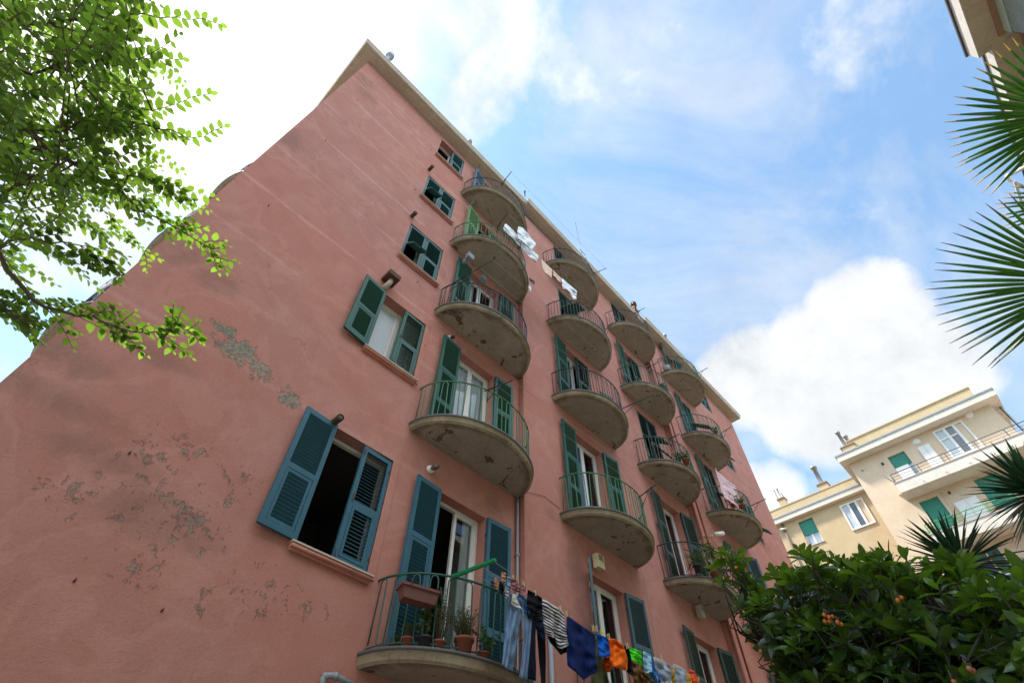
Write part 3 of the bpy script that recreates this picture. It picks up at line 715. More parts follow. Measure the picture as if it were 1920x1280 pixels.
# boxed flue with a bent pipe over the second window, and a square cowl under the fourth balcony
m2 = MB(); p = at(734, 523, YP[0] - .15); 
m2.box((p.x - .13, YP[0] - .26, p.z - .02), (p.x + .13, YP[0] + .01, p.z + .10))
m2.tube([(p.x + .01, YP[0] - .13, p.z - .01), (p.x + .0, YP[0] - .14, p.z - .12), (p.x - .03, YP[0] - .06, p.z - .22), (p.x - .05, YP[0] + .02, p.z - .25)], .05, 12, 1)
part('vent_pipe', m2, [RUST, mat('flexible_duct', (.45, .38, .30), .6, bump=.6, bump_scale=40)], 'ribbed grey pipe bent up into a rusty metal box')
m2 = MB(); p = at(880, 483, YP[0] - .3)
m2.tube([(p.x, YP[0] + .02, p.z - .02), (p.x, YP[0] - .30, p.z)], .06, 12, 0); m2.box((p.x - .09, YP[0] - .38, p.z - .09), (p.x + .09, YP[0] - .26, p.z + .10), 0)
part('vent_pipe', m2, PVC, 'grey flue ending in a square cowl')
# lamp by the lowest door, light sensor and siren boxes
m2 = MB(); p = at(806, 880, YP[0])
m2.lathe((p.x, YP[0] + .005, p.z), [(0.0, .055), (.03, .055), (.055, .045), (.065, .01), (.066, 0)], 20, 0, axis=(0, -1, 0)); m2.lathe((p.x, YP[0] - .04, p.z), [(.03, 0), (.035, .04), (.045, .10), (.038, .15), (0, .165)], 16, 1, axis=(0, -1, -.25))
part('wall_lamp', m2, [WHITE, mat('smoked_glass', (.12, .10, .08), .1)], 'white round wall lamp with a smoky glass bulb')
m2 = MB(); p = at(845, 630, YP[0] - .08); m2.box((p.x - .03, YP[0] - .07, p.z - .03), (p.x + .03, YP[0], p.z + .03), 0); m2.lathe((p.x + .04, YP[0] - .08, p.z), [(0, -.02), (.035, -.02), (.035, .05), (0, .05)], 14, 1, axis=(.4, -1, 0))
part('motion_sensor', m2, [WHITE, BLACKPL])
def boxy(px_, py_, Y, w_, h, d, mt, name, label=None):
    p = at(px_, py_, Y); m2 = MB(); m2.box((p.x - w_ / 2, Y - d, p.z - h / 2), (p.x + w_ / 2, Y + .01, p.z + h / 2))
    for k in range(5): m2.box((p.x - w_ * .3, Y - d - .004, p.z + h * .05 + k * .022), (p.x + w_ * .3, Y - d + .002, p.z + h * .05 + k * .022 + .01), 1)
    part(name, m2, [mt, BLACKPL], label)
boxy(1119, 1055, YP[1] - .08, .2, .26, .1, CREAM, 'alarm_box', 'cream siren box with dark louvres beside the first floor shutter')
boxy(1310, 1148, YP[1] - .08, .14, .26, .1, mat('aged_white_plastic', (.45, .42, .36), .6), 'alarm_box', 'greyed box fixed under a balcony')
boxy(1110 / 1, 0, YP[1], .01, .01, .01, WHITE, 'x') if False else None
m2 = MB(); p = at(905, 523, YP[0] - .05); m2.box((p.x - .08, YP[0] - .12, p.z - .07), (p.x + .08, YP[0], p.z + .07)); part('junction_box', m2, PVC)
m2 = MB(); p = at(1350, 1001, YP[2] - .25); m2.tube([(p.x - .05, YP[2] + .01, p.z), (p.x - .05, YP[2] - .12, p.z)], .03, 8); m2.tube([(p.x - .16, YP[2] - .16, p.z - .04), (p.x + .12, YP[2] - .30, p.z + .06)], .06, 14)
part('wall_lamp', m2, WHITE, 'white tubular lamp on a bracket')
# pipes and cables on the wall
m2 = MB(); p0 = at(963, 934, YP[0] - .05); m2.tube([(XB[1] - .08, YP[0] - .045, zz(SB[1])), (XB[1] - .08, YP[0] - .045, .1)], .024, 10)
for z in (5.9, 4.9, 3.9): m2.box((XB[1] - .11, YP[0] - .075, z), (XB[1] - .05, YP[0], z + .025))
part('drain_pipe', m2, PVC)
m2 = MB(); q = at(1032, 1208, YP[1] - .04); m2.tube([(q.x, YP[1] - .04, q.z + .35), (q.x, YP[1] - .04, .1)], .035, 10); part('drain_pipe', m2, PVC)
m2 = MB(); pp = [at(604, 1295, YP[0] - .06), at(606, 1270, YP[0] - .06), at(611, 1266, YP[0] - .06), at(626, 1266, YP[0] - .06), at(632, 1268, YP[0] - .06), at(675, 1290, YP[0] - .06)]
m2.tube(pp, .03, 10); m2.tube([pp[1], pp[2]], .036, 10); m2.tube([pp[3], pp[4]], .036, 10); part('drain_pipe', m2, PVC)
m2 = MB(); xx = XB[2] + .30; m2.tube([(xx, YP[2] - .03, ZT[2]), (xx, YP[2] - .03, 1)], .022, 8); part('drain_pipe', m2, TERRA, 'rust orange pipe beside the third stair bay')
def cable(pts, r=.006, mt=IRON, name='cable'):
    m2 = MB(); m2.tube(pts, r, 5); return part(name, m2, mt)
xx = 1.775 * YP[1]; cable([(xx, YP[1] - .01, zz(SB[1]) + .1), (xx, YP[1] - .01, 2)], .005, MARBLE)
a1 = W3(.40, 1, .895); cable([(XB[1] + .02, YP[0] - .02, zz(1.04)), (XB[1] + .06, YP[1] - .02, zz(1.02)), (1.16 * U, YP[1] - .012, zz(1.05)), (1.24 * U, YP[1] - .012, zz(1.04))], .004)
for (px_, py_) in [(244, 848), (141, 1087), (305, 1143), (504, 385), (697, 155), (671, 188), (611, 263), (783, 528), (809, 281), (779, 355), (1148, 578), (1385, 850), (1390, 868), (796, 648)]:
    Y = YP[0] if px_ < 980 else (YP[1] if px_ < 1300 else YP[2]); p = at(px_, py_, Y - .02); m2 = MB(); m2.tube([(p.x, Y + .01, p.z), (p.x, Y - .03, p.z), (p.x + .0, Y - .034, p.z + .014)], .005, 6); m2.box((p.x - .009, Y - .005, p.z - .012), (p.x + .009, Y + .004, p.z + .012))
    part('wall_hook', m2, RUST)
for (p1, p2) in [((748, 470), (760, 480)), ((1005, 575), (1019, 585)), ((996, 578), (1004, 584))]: pass
# chimney cowls, skylight kerb and aerials on the roof
def cowl(px_, py_, Y, r=.12, h=.5, mt=ZINC):
    p = at(px_, py_, Y); m2 = MB(); m2.lathe((p.x, p.y, p.z - h), [(r * .6, 0), (r * .6, h * .7), (r, h * .72), (r, h * .95), (r * .5, h), (0, h)], 16, 0); part('chimney_cowl', m2, mt, origin=(p.x, p.y, p.z - h))
cowl(733, 104, 1.0 * U, .13, 1.0); cowl(881, 264, 1.0 * U, .09, .8); cowl(1187, 568, .98 * U, .13, .8, RUST); cowl(1246, 626, .96 * U, .08, .6); cowl(984, 358, .98 * U, .035, .5, RUST)
m2 = MB(); p = at(1089, 470, .97 * U); q = at(1089.5, 428, .97 * U); m2.tube([(p.x, p.y, ZT[1]), p, (p.x, p.y, q.z)], .012, 5); m2.tube([p + Vector((-.05, 0, .05)), p + Vector((.30, 0, .0))], .012, 5); m2.tube([p + Vector((.30, 0, 0)), p + Vector((.33, 0, -.3))], .01, 5); part('aerial', m2, IRON)
m2 = MB(); p = at(1195, 583, .975 * U); m2.box((p.x - .25, p.y, p.z - .6), (p.x + .12, p.y + .5, p.z + .05)); m2.box((p.x - .28, p.y - .03, p.z + .05), (p.x + .15, p.y + .53, p.z + .10), 1); part('chimney', m2, [SILL, EAVE])

# ------------------------------------------------------------------ clotheslines
def px_of(p):
    d = Vector(p) - CAM; return 960 + F * d.dot(RX) / d.dot(FW), 640 - F * d.dot(UP) / d.dot(FW)
def arm(ci, r, bx, by, tx, ty):
    best = min((i / 120 for i in range(121)), key=lambda f: (lambda q: (q[0] - bx) ** 2 + (q[1] - by) ** 2)(px_of(railpt(ci, r, f))))
    b = railpt(ci, r, best); t = atz(tx, ty, b.z)
    if (t - b).length > 2.0 or (t - b).y > 0: t = b + Vector((.12, -.55, 0))
    return b, t
def clothesline(label, A, B, mt=IRON, thick=False, nw=3, sag=.05, ext=0.0):
    (b0, t0), (b1, t1) = A, B
    o = thing('clothesline', b0, label, 'clothesline', 'clotheslines strung between the balconies')
    for b, t in ((b0, t0), (b1, t1)):
        m2 = MB(); d = (t - b)
        if thick:
            u = d.normalized(); sd = u.cross(Vector((0, 0, 1))).normalized()
            m2.obox((b + t) / 2 + Vector((0, 0, .012)), u * (d.length / 2 + .03), sd * .020, Vector((0, 0, .014)))
            m2.obox((b + t) / 2 + Vector((0, 0, -.006)), u * (d.length / 2 + .028), sd * .014, Vector((0, 0, .008)))
        else:
            m2.tube([b - d * .12, t], .012, 6); m2.tube([b + Vector((0, 0, -.02)), b + Vector((0, 0, -.28)), ], .009, 5); m2.tube([b + Vector((0, 0, -.26)), b + d * .55], .007, 5)
            for k in range(nw):
                q = b + d * (.45 + .5 * k / max(1, nw - 1)); m2.tube([q, q + Vector((0, 0, .035)), q + Vector((.015, 0, .045))], .004, 5)
        m2.build('bracket', mt, o)
    for k in range(nw):
        f = .35 + .6 * k / max(1, nw - 1); p = b0.lerp(t0, f); q = b1.lerp(t1, f); pts = []
        for i in range(17):
            t = i / 16; v = p.lerp(q, t); v.z += .03 - sag * 4 * t * (1 - t) * (1 + .3 * k); pts.append(v)
        m2 = MB(); m2.tube(pts, .0030, 4); m2.build('wire', WIRE, o)
    return o
A00 = arm(0, 0, 850, 1078, 925, 1052); A20 = arm(2, 0, 1305, 1274, 1343, 1262)
clothesline('long clothesline on green enamelled brackets loaded with coloured washing', A00, A20, ARMG, True, 3, .03)
clothesline('empty clothesline from the balcony with curtained doors, second row, to the green railed balcony', arm(0, 1, 916, 724, 961, 713), arm(1, 1, 1205, 926, 1231, 907), IRON, nw=2, sag=.02)
clothesline('empty clothesline with a very long dark bracket on the third balcony of the first column', arm(0, 2, 845, 533, 928, 485), arm(1, 2, 1173, 773, 1222, 741), IRON, nw=3, sag=.02)
clothesline('clothesline hung with white and peach washing high on the first column', arm(0, 3, 932, 427, 953, 398), arm(1, 3, 1125, 620, 1150, 606), IRON, nw=2, sag=.08)
clothesline('clothesline with rusty brackets under the eaves of the first column', arm(0, 4, 942, 341, 959, 322), arm(1, 4, 1116, 511, 1137, 503), RUST, nw=2, sag=.02)
clothesline('topmost clothesline seen against the sky at the right end', arm(2, 4, 1190, 586, 1209, 577), arm(3, 4, 1308, 700, 1327, 689), IRON, nw=1, sag=.02)
clothesline('empty clothesline at the fourth row near the right end', arm(2, 3, 1215, 690, 1240, 675), arm(3, 3, 1355, 812, 1372, 799), IRON, nw=2, sag=.02)
clothesline('clothesline carrying the pale pink sheet', arm(2, 2, 1253, 825, 1274, 813), arm(3, 2, 1411, 948, 1436, 935), IRON, nw=2, sag=.02)

# ------------------------------------------------------------------ washing
def sample(pl, n):
    pl = [Vector((p[0], p[1], 0)) for p in pl]; s = [0]
    for i in range(len(pl) - 1): s.append(s[-1] + (pl[i + 1] - pl[i]).length)
    r = []
    for k in range(n + 1):
        t = s[-1] * k / n; i = 0
        while i < len(pl) - 2 and s[i + 1] < t: i += 1
        f = (t - s[i]) / max(1e-6, s[i + 1] - s[i]); r.append(pl[i].lerp(pl[i + 1], f))
    return r
def garment(name, label, mt, strips, Y, fold=.02, seed=0, group='washing on the long clothesline', cat=None, freq=1.0, thick=.006):
    rnd = random.Random(seed); m2 = MB(); m2.cv = []
    for (T, M_, B) in strips:
        rows = [T] + ([M_] if M_ else []) + [B]
        xs = [p[0] for p in T + B]; nu = max(10, int((max(xs) - min(xs)) / 2.0)); nv = 26
        S = [sample(r_, nu) for r_ in rows]; ph = rnd.uniform(0, 6); ph2 = rnd.uniform(0, 6); w0 = max(xs) - min(xs)
        vs = []
        for j in range(nv + 1):
            t = j / nv
            for i in range(nu + 1):
                if len(rows) == 3:
                    a, b, c = S[0][i], S[1][i], S[2][i]; p = a * (1 - t) * (1 - 2 * t) + b * 4 * t * (1 - t) + c * t * (2 * t - 1)
                else: p = S[0][i].lerp(S[1][i], t)
                u = i / nu
                wf = min(1.0, max(.25, w0 / 55)) * freq; p = p + Vector((1.6 * noise.noise(Vector((t * 5, u * 2.5, seed + 3.3))) * t, 2.0 * noise.noise(Vector((u * 5 * wf, t * 2, seed + 9.1))) * t, 0))
                k = (fold * (math.sin(u * 9.0 * wf + ph + 1.2 * math.sin(t * 3 + ph2)) * .8 + .45 * math.sin(u * 23 * wf + ph2 + t * 4)) * (.25 + .9 * t))
                k += fold * 1.3 * (noise.noise(Vector((u * 4 * wf, t * 6, seed + ph))))
                q = at(p.x, p.y, Y + k)
                vs.append(q); m2.cv.append((u, p.x / 1000, t))
        fs = []
        for j in range(nv):
            for i in range(nu):
                a = j * (nu + 1) + i; fs.append((a, a + 1, a + nu + 2, a + nu + 1))
        m2.add(vs, fs, 0, True)
    c = sum(m2.v, Vector()) / len(m2.v)
    o = m2.build(name, mt, origin=c)
    md = o.modifiers.new('cloth_thickness', 'SOLIDIFY'); md.thickness = thick; md.offset = 0
    return tag(o, label, cat or name.replace('_', ' '), group)
Y1 = .775 * U; Y2 = .80 * U; Y3 = .75 * U
cm = cloth_mat
DEN = cm('washed_denim', (0.16, 0.24, 0.38)); BLK = cm('black_cotton', (0.012, 0.012, 0.016)); NAVY = cm('navy_cotton', (0.010, 0.022, 0.10))
STR = cm('striped_jersey', (0.55, 0.53, 0.50), (0.012, 0.016, 0.05), .087, 2)
garment('jeans', 'light blue denim jeans hung by the waist', DEN, [([(954, 1113), (968, 1116), (984, 1122)], [(948, 1178), (960, 1186), (972, 1190)], [(940, 1244), (948, 1252), (961, 1258)]),
        ([(967, 1116), (985, 1120), (999, 1126)], [(981, 1172), (987, 1178), (996, 1182)], [(973, 1268), (980, 1273), (988, 1275)])], Y1, .03, 1)
garment('underpants', 'crumpled white briefs over the blue jeans', cm('white_cotton', (0.62, 0.64, 0.60)), [([(962, 1112), (968, 1115)], [(959, 1128), (974, 1134)], [(960, 1132), (970, 1140), (981, 1142)])], Y1 - .05, .02, 2, cat='briefs')
garment('shirt', 'small mid blue denim shirt bunched behind the white briefs', cm('mid_denim', (0.04, 0.12, 0.32)), [([(972, 1112), (984, 1120)], [(974, 1126), (992, 1138)], [(980, 1144), (993, 1150)])], Y1 - .02, .03, 3)
garment('trousers', 'very dark navy trousers hanging right of the jeans', cm('ink_cotton', (0.014, 0.018, 0.035)), [([(994, 1120), (1006, 1125)], [(994, 1195), (1004, 1198)], [(990, 1272), (1006, 1276)])], Y1 + .05, .02, 4)
garment('leggings', 'long black leggings under the striped shirt', BLK, [([(1003, 1150), (1020, 1158)], [(1009, 1215), (1023, 1218)], [(1015, 1300), (1023, 1302)])], Y2 + .05, .015, 5)
garment('top', 'crumpled black top left of the striped shirt', BLK, [([(990, 1105), (1003, 1111), (1016, 1121)], [(988, 1136), (1002, 1142), (1017, 1145)], [(991, 1158), (1000, 1160), (1015, 1157)])], Y1 - .02, .04, 6)
garment('shirt', 'slate blue shirt mostly behind the black top', cm('slate_cotton', (0.035, 0.045, 0.09)), [([(1001, 1140), (1018, 1146)], [(1001, 1165), (1020, 1175)], [(1009, 1191), (1023, 1202)])], Y2, .03, 7)
garment('shirt', 'navy and white striped shirt hung upside down', STR, [([(1017, 1123), (1026, 1126), (1037, 1134)], [(1018, 1158), (1028, 1164), (1038, 1170)], [(1022, 1188), (1030, 1192), (1039, 1195)]),
        ([(1037, 1134), (1047, 1139), (1056, 1147)], [(1038, 1172), (1050, 1178), (1061, 1184)], [(1045, 1212), (1054, 1216), (1066, 1208)])], Y1 - .03, .035, 8)
garment('top', 'black hem of a top below the striped shirt', BLK, [([(1024, 1184), (1060, 1206)], [(1030, 1200), (1062, 1214)], [(1035, 1206), (1050, 1226), (1062, 1222)])], Y2, .02, 9)
garment('shirt', 'large navy blue T-shirt hung by its hem', NAVY, [([(1063, 1153), (1090, 1172), (1115, 1189)], [(1062, 1200), (1090, 1216), (1117, 1228)], [(1064, 1247), (1078, 1258), (1096, 1274), (1106, 1266), (1121, 1258)])], Y1, .03, 10)
garment('trousers', 'olive green trousers behind the navy T-shirt', cm('olive_cotton', (0.11, 0.11, 0.045)), [([(1113, 1190), (1122, 1194)], [(1115, 1235), (1132, 1242)], [(1108, 1278), (1148, 1300)])], Y2, .03, 11)
garment('shorts', 'bright blue shorts pegged left of the orange jacket', cm('royal_blue_cotton', (0.012, 0.11, 0.52)), [([(1118, 1185), (1130, 1191), (1142, 1197)], [(1121, 1208), (1143, 1212)], [(1123, 1230), (1134, 1232), (1144, 1228)])], Y1 - .02, .03, 12)
ORG = cm('orange_nylon', (0.90, 0.17, 0.015))
garment('jacket', 'orange hooded sports jacket', ORG, [([(1141, 1196), (1152, 1197), (1161, 1202)], [(1143, 1230), (1160, 1222), (1174, 1225)], [(1146, 1247), (1160, 1253), (1175, 1256)]), ], Y1 - .03, .05, 13)
garment('towel', 'dark orange cloth behind the orange jacket', cm('rust_orange_cotton', (0.50, 0.075, 0.01)), [([(1132, 1230), (1146, 1232)], None, [(1130, 1250), (1140, 1260), (1148, 1256)])], Y2, .03, 14)
garment('top', 'pink flowered top behind the orange jacket', cm('dusty_pink', (0.35, 0.20, 0.24)), [([(1162, 1206), (1170, 1210)], None, [(1165, 1225), (1172, 1232)])], Y1, .02, 15)
garment('shirt', 'black shirt between the orange jacket and the lime top', BLK, [([(1170, 1209), (1180, 1214)], [(1174, 1232), (1184, 1240)], [(1176, 1258), (1187, 1268)])], Y1 + .02, .03, 16)
garment('top', 'lime green child size top', cm('lime_cotton', (0.08, 0.72, 0.03)), [([(1180, 1213), (1191, 1216), (1203, 1223)], [(1182, 1226), (1194, 1232), (1204, 1236)], [(1186, 1238), (1196, 1243), (1207, 1250)])], Y1 - .02, .03, 17)
garment('shirt', 'pale sky blue shirt beside the lime top', cm('pale_blue_cotton', (0.30, 0.52, 0.68)), [([(1206, 1220), (1213, 1222), (1221, 1228)], [(1206, 1240), (1222, 1248)], [(1208, 1258), (1216, 1261), (1224, 1258)])], Y1 - .03, .03, 18)
garment('trousers', 'brown corduroy trousers below the lime top', cm('brown_corduroy', (0.23, 0.12, 0.045)), [([(1183, 1232), (1205, 1243)], None, [(1190, 1290), (1228, 1296)])], Y2, .04, 19)
garment('towel', 'narrow royal blue towel left of the grey towels', cm('blue_towelling', (0.03, 0.16, 0.55)), [([(1219, 1238), (1226, 1241)], None, [(1234, 1290), (1246, 1292)])], Y1 + .02, .02, 20)
GREYS = cm('grey_striped_towelling', (0.40, 0.43, 0.47), (0.24, 0.30, 0.38), .45, 2)
garment('towel', 'wide grey towel with soft blue stripes', GREYS, [([(1225, 1230), (1240, 1236), (1257, 1246)], None, [(1236, 1300), (1262, 1305)])], Y1, .04, 21)
garment('towel', 'narrower grey patterned towel', GREYS, [([(1263, 1243), (1274, 1249), (1286, 1256)], None, [(1268, 1300), (1290, 1305)])], Y1, .03, 22)
garment('towel', 'mustard yellow towel between the grey towels', cm('mustard_cotton', (0.60, 0.30, 0.02)), [([(1257, 1254), (1264, 1258)], None, [(1262, 1300), (1270, 1302)])], Y2, .02, 23)
garment('towel', 'mustard yellow cloth behind the coral top', cm('mustard_cotton_dull', (0.55, 0.27, 0.03)), [([(1287, 1261), (1312, 1270)], None, [(1288, 1300), (1312, 1302)])], Y2, .02, 24)
garment('top', 'coral red top at the far end of the line', cm('coral_cotton', (0.85, 0.10, 0.05)), [([(1292, 1254), (1301, 1256)], [(1296, 1268), (1306, 1268)], [(1299, 1282), (1312, 1284)])], Y1 - .03, .03, 25)
for k, (x, y, c, nm, lb) in enumerate([(931, 1082, (.42, .20, .12), 'sock', 'tan sock, first on the long clothesline'), (944, 1072, (.50, .25, .14), 'sock', 'peach sock hanging a little higher'), (940, 1090, (.01, .01, .012), 'sock', 'short black sock behind the peach sock'),
        (954, 1080, (.22, .28, .40), 'bra', 'blue and white bra on the long clothesline'), (950, 1100, (.30, .33, .38), 'sock', 'grey blue speckled sock'), (963, 1084, (.30, .13, .15), 'sock', 'mauve sock right of the bra'), (971, 1088, (.34, .15, .17), 'sock', 'mauve sock with a long leg'), (981, 1095, (.36, .17, .19), 'sock', 'mauve sock nearest the black top')]):
    garment(nm, lb, cm('knit_%d' % k, c), [([(x - 3, y), (x + 4, y + 2)], [(x - 4, y + 10), (x + 4, y + 12)], [(x - 2, y + 21), (x + 3, y + 22)])], Y1 - .02 - .012 * (k % 3), .02, 30 + k, thick=.01)
# high washing line and the pink sheet
G2 = 'washing on the high clothesline'
WHC = cm('white_linen', (0.88, 0.90, 0.94)); PCH = cm('peach_linen', (0.85, 0.60, 0.48))
YH = .79 * U
garment('towel', 'white towel, leftmost on the high line', WHC, [([(948, 419), (958, 428), (978, 449)], [(944, 428), (955, 438), (976, 458)], [(946, 435), (960, 446), (975, 463)])], YH, .04, 41, G2)
garment('shirt', 'white shirt with its sleeve pointing up beside the leftmost towel', WHC, [([(972, 425), (980, 427), (1005, 456)], [(970, 437), (984, 444), (1002, 463)], [(971, 446), (984, 456), (997, 468)])], YH - .08, .04, 42, G2)
garment('shirt', 'white T-shirt in the middle of the high line', WHC, [([(979, 450), (1010, 480)], [(977, 460), (1008, 488)], [(978, 467), (1004, 492)])], YH - .02, .04, 43, G2)
garment('towel', 'larger peach cloth folded over the high line', PCH, [([(1015, 486), (1036, 506)], None, [(1017, 505), (1034, 521)])], YH, .012, 44, G2)
garment('towel', 'smaller peach cloth folded over the high line', PCH, [([(1037, 507), (1053, 522)], None, [(1038, 518), (1051, 530)])], YH, .012, 45, G2)
garment('trousers', 'white trousers at the right end of the high line', WHC, [([(1053, 521), (1082, 546)], [(1054, 533), (1081, 553)], [(1056, 541), (1068, 548), (1075, 561), (1080, 560)])], YH, .04, 46, G2)
garment('top', 'small grey striped top against the pink wall', cm('grey_stripe_knit', (.30, .32, .36), (.08, .09, .12), .2, 2), [([(992, 520), (1003, 528)], None, [(993, 526), (1002, 534)])], .86 * U, .02, 47, 'washing behind the balconies')
garment('towel', 'small pale towel below the grey striped top', WHC, [([(992, 534), (996, 539)], None, [(991, 540), (995, 548)])], .86 * U, .01, 48, 'washing behind the balconies')
garment('sheet', 'pale pink sheet folded over the line near the right end', cm('pale_pink_linen', (0.72, 0.52, 0.55)), [([(1341, 880), (1362, 898), (1378, 910)], [(1350, 908), (1370, 922), (1386, 932)], [(1358, 932), (1378, 946), (1394, 957)])], .80 * U, .025, 49, 'bed linen on the balcony lines')
# wooden pegs
PG = 'clothes pegs on the washing lines'
def peg(px_, py_, Y, label, c=None):
    p = at(px_, py_, Y); m2 = MB()
    m2.obox(p + Vector((0, -.012, .0)), (.006, 0, 0), (0, .004, .0), (0, .002, .038)); m2.obox(p + Vector((0, .010, .0)), (.006, 0, 0), (0, .004, 0), (0, -.002, .038)); m2.tube([p + Vector((-.008, 0, .006)), p + Vector((.008, 0, .006))], .006, 6)
    tag(m2.build('clothes_peg', c or PEGW, origin=p), label, 'clothes peg', PG)
YELP = mat('yellow_plastic', (.75, .62, .05), .4); PINKP = mat('pink_plastic', (.75, .15, .25), .4)
for k, (x, y, lb) in enumerate([(962, 1083, 'wooden peg holding the first mauve sock'), (970, 1088, 'wooden peg holding the long mauve sock'), (981, 1095, 'wooden peg holding the last mauve sock'), (1003, 1111, 'wooden peg standing upright on the black top'), (1050, 1140, 'wooden peg at the right hem of the striped shirt'),
        (1062, 1150, 'wooden peg at the left hem of the navy T-shirt'), (1112, 1177, 'wooden peg at the right hem of the navy T-shirt'), (1118, 1178, 'wooden peg on the olive trousers'), (1141, 1193, 'wooden peg on the orange jacket'), (1176, 1210, 'wooden peg on the black shirt'), (1239, 1232, 'wooden peg on the wide grey towel'), (1262, 1252, 'wooden peg on the mustard towel')]):
    peg(x, y, Y1 - .03, lb)
peg(1127, 1186, Y1 - .04, 'yellow plastic peg on the blue shorts', YELP); peg(1342, 879, .80 * U - .02, 'yellow peg on the top corner of the pink sheet', YELP); peg(1368, 899, .80 * U - .02, 'yellow peg in the middle of the pink sheet', YELP); peg(1374, 904, .80 * U - .02, 'pink peg beside the yellow one on the pink sheet', PINKP)

# ------------------------------------------------------------------ leaves
def leaf(m2, base, d, nrm_, ln, wd, fold=.25, droop=.15, seg=4, tone=.5, tip=.18, belly=.45):
    d = d.normalized(); sd = d.cross(nrm_)
    if sd.length < 1e-4: sd = d.orthogonal()
    sd.normalize(); up_ = sd.cross(d).normalized(); o = len(m2.v)
    for i in range(seg + 1):
        t = i / seg
        wv = wd * .5 * (math.sin(math.pi * min(1, t ** (.75 if belly < .5 else 1.2))) ** .75 if 0 < t < 1 else 0.0)
        c = base + d * (ln * t) - Vector((0, 0, 1)) * (droop * ln * t * t)
        m2.v += [c - sd * wv + up_ * wv * fold, c, c + sd * wv + up_ * wv * fold]
    for i in range(seg):
        a = o + i * 3
        for f in ((a, a + 1, a + 4, a + 3), (a + 1, a + 2, a + 5, a + 4)):
            m2.f.append(list(f)); m2.m.append(0); m2.sm.append(True); m2.tone.append(tone)
ELM = leaf_mat('elm_leaf', (0.024, 0.062, 0.010), (0.075, 0.135, 0.018), (0.24, 0.42, 0.035), .5, .48, .4)
LOQ = leaf_mat('loquat_leaf', (0.008, 0.030, 0.009), (0.085, 0.155, 0.018), (0.18, 0.33, 0.02), .28, .34, .7)
HERB = leaf_mat('herb_leaf', (0.020, 0.060, 0.012), (0.070, 0.150, 0.030), (0.10, 0.20, 0.03), .6, .3, .3)
PALM = leaf_mat('palm_leaf', (0.014, 0.058, 0.018), (0.055, 0.150, 0.022), (0.12, 0.28, 0.02), .38, .25, .5)
YUC = leaf_mat('yucca_leaf', (0.010, 0.034, 0.018), (0.030, 0.085, 0.032), (0.04, 0.10, 0.03), .4, .15, .5)

# ------------------------------------------------------------------ potted plants on the balconies
def pot(m2, c, r, h):
    m2.lathe(c, [(0, 0), (r * .68, 0), (r * .92, h * .82), (r * 1.04, h * .82), (r * 1.04, h), (r * .9, h), (r * .85, h * .86), (0, h * .86)], 20)
def potted(label, c, r, h, mt, kind, n=160, fh=.4, fr=.25, seed=0, leafm=None, group='potted plants on the balconies'):
    rnd = random.Random(seed); c = Vector(c); r *= .88; h *= .88; o = thing('potted_plant', c, label, 'potted plant', group)
    m2 = MB(); pot(m2, c, r, h); m2.build('pot', mt, o)
    m3 = MB(); m3.tone = []; ms = MB()
    top = c + Vector((0, 0, h))
    ns = max(5, n // 14)
    for k in range(ns):
        a = rnd.uniform(0, 6.28); q = rnd.uniform(.1, 1) * fr; hh = fh * rnd.uniform(.55, 1.05); e = top + Vector((math.cos(a) * q, math.sin(a) * q, hh * (1 - .25 * q / fr)))
        mid = top.lerp(e, .5) + Vector((rnd.uniform(-.03, .03), rnd.uniform(-.03, .03), .03)); b0 = top + Vector((math.cos(a), math.sin(a), 0)) * r * .4 - Vector((0, 0, .02))
        ms.tube([b0, mid, e], [.005, .004, .002], 4)
        for j in range(n // ns):
            t = rnd.uniform(.15, 1.0); p = (b0.lerp(mid, t * 2) if t < .5 else mid.lerp(e, t * 2 - 1)); d = Vector((rnd.gauss(0, 1), rnd.gauss(0, 1), rnd.gauss(.35, .7)))
            if kind == 'blade': leaf(m3, p, d + Vector((0, 0, .6)), Vector((rnd.gauss(0, 1), rnd.gauss(0, 1), 1)), rnd.uniform(.20, .34), .022, .3, .6, 4, rnd.random())
            elif kind == 'fine': leaf(m3, p, d, Vector((rnd.gauss(0, 1), rnd.gauss(0, 1), 1)), rnd.uniform(.03, .05), .010, .2, .1, 2, rnd.random())
            else: leaf(m3, p, d, Vector((rnd.gauss(0, 1), rnd.gauss(0, 1), 1)), rnd.uniform(.035, .065), .032, .2, .2, 3, rnd.random())
    m3.build('foliage', leafm or HERB, o); ms.build('stem', STEM, o)
    return o
Z0 = zz(ROWZ[0]); 
def onslab(px_, py_, r, Z=None, ci=0):
    zt = BAL[(ci, r)][4]; p = atz(px_, py_, zt + .02); return Vector((p.x, p.y, zt + .001))
potted('small clay pot of bushy green herb on the lowest balcony', onslab(762, 1214, 0), .085, .13, TERRA, 'fine', 420, .16, .12, 1)
potted('black pot with upright mint, second from left on the lowest balcony', onslab(794, 1214, 0), .10, .14, BLACKPL, 'leafy', 170, .42, .16, 2)
potted('small clay pot with a thin tall shrub before the white door frame', onslab(822, 1218, 0), .08, .12, TERRA, 'fine', 420, .62, .16, 3)
potted('big terracotta pot of trailing feathery plant on the lowest balcony', onslab(868, 1226, 0),   .125, .20, TERRA, 'fine', 900, .34, .30, 4)
potted('low clay pot of sprawling stems nearest the jeans', onslab(905, 1236, 0), .08, .10, TERRA, 'leafy', 120, .26, .24, 5)
potted('clay dish with sprigs at the left end of the lowest balcony', onslab(738, 1216, 0), .07, .07, TERRA, 'fine', 120, .08, .09, 6)
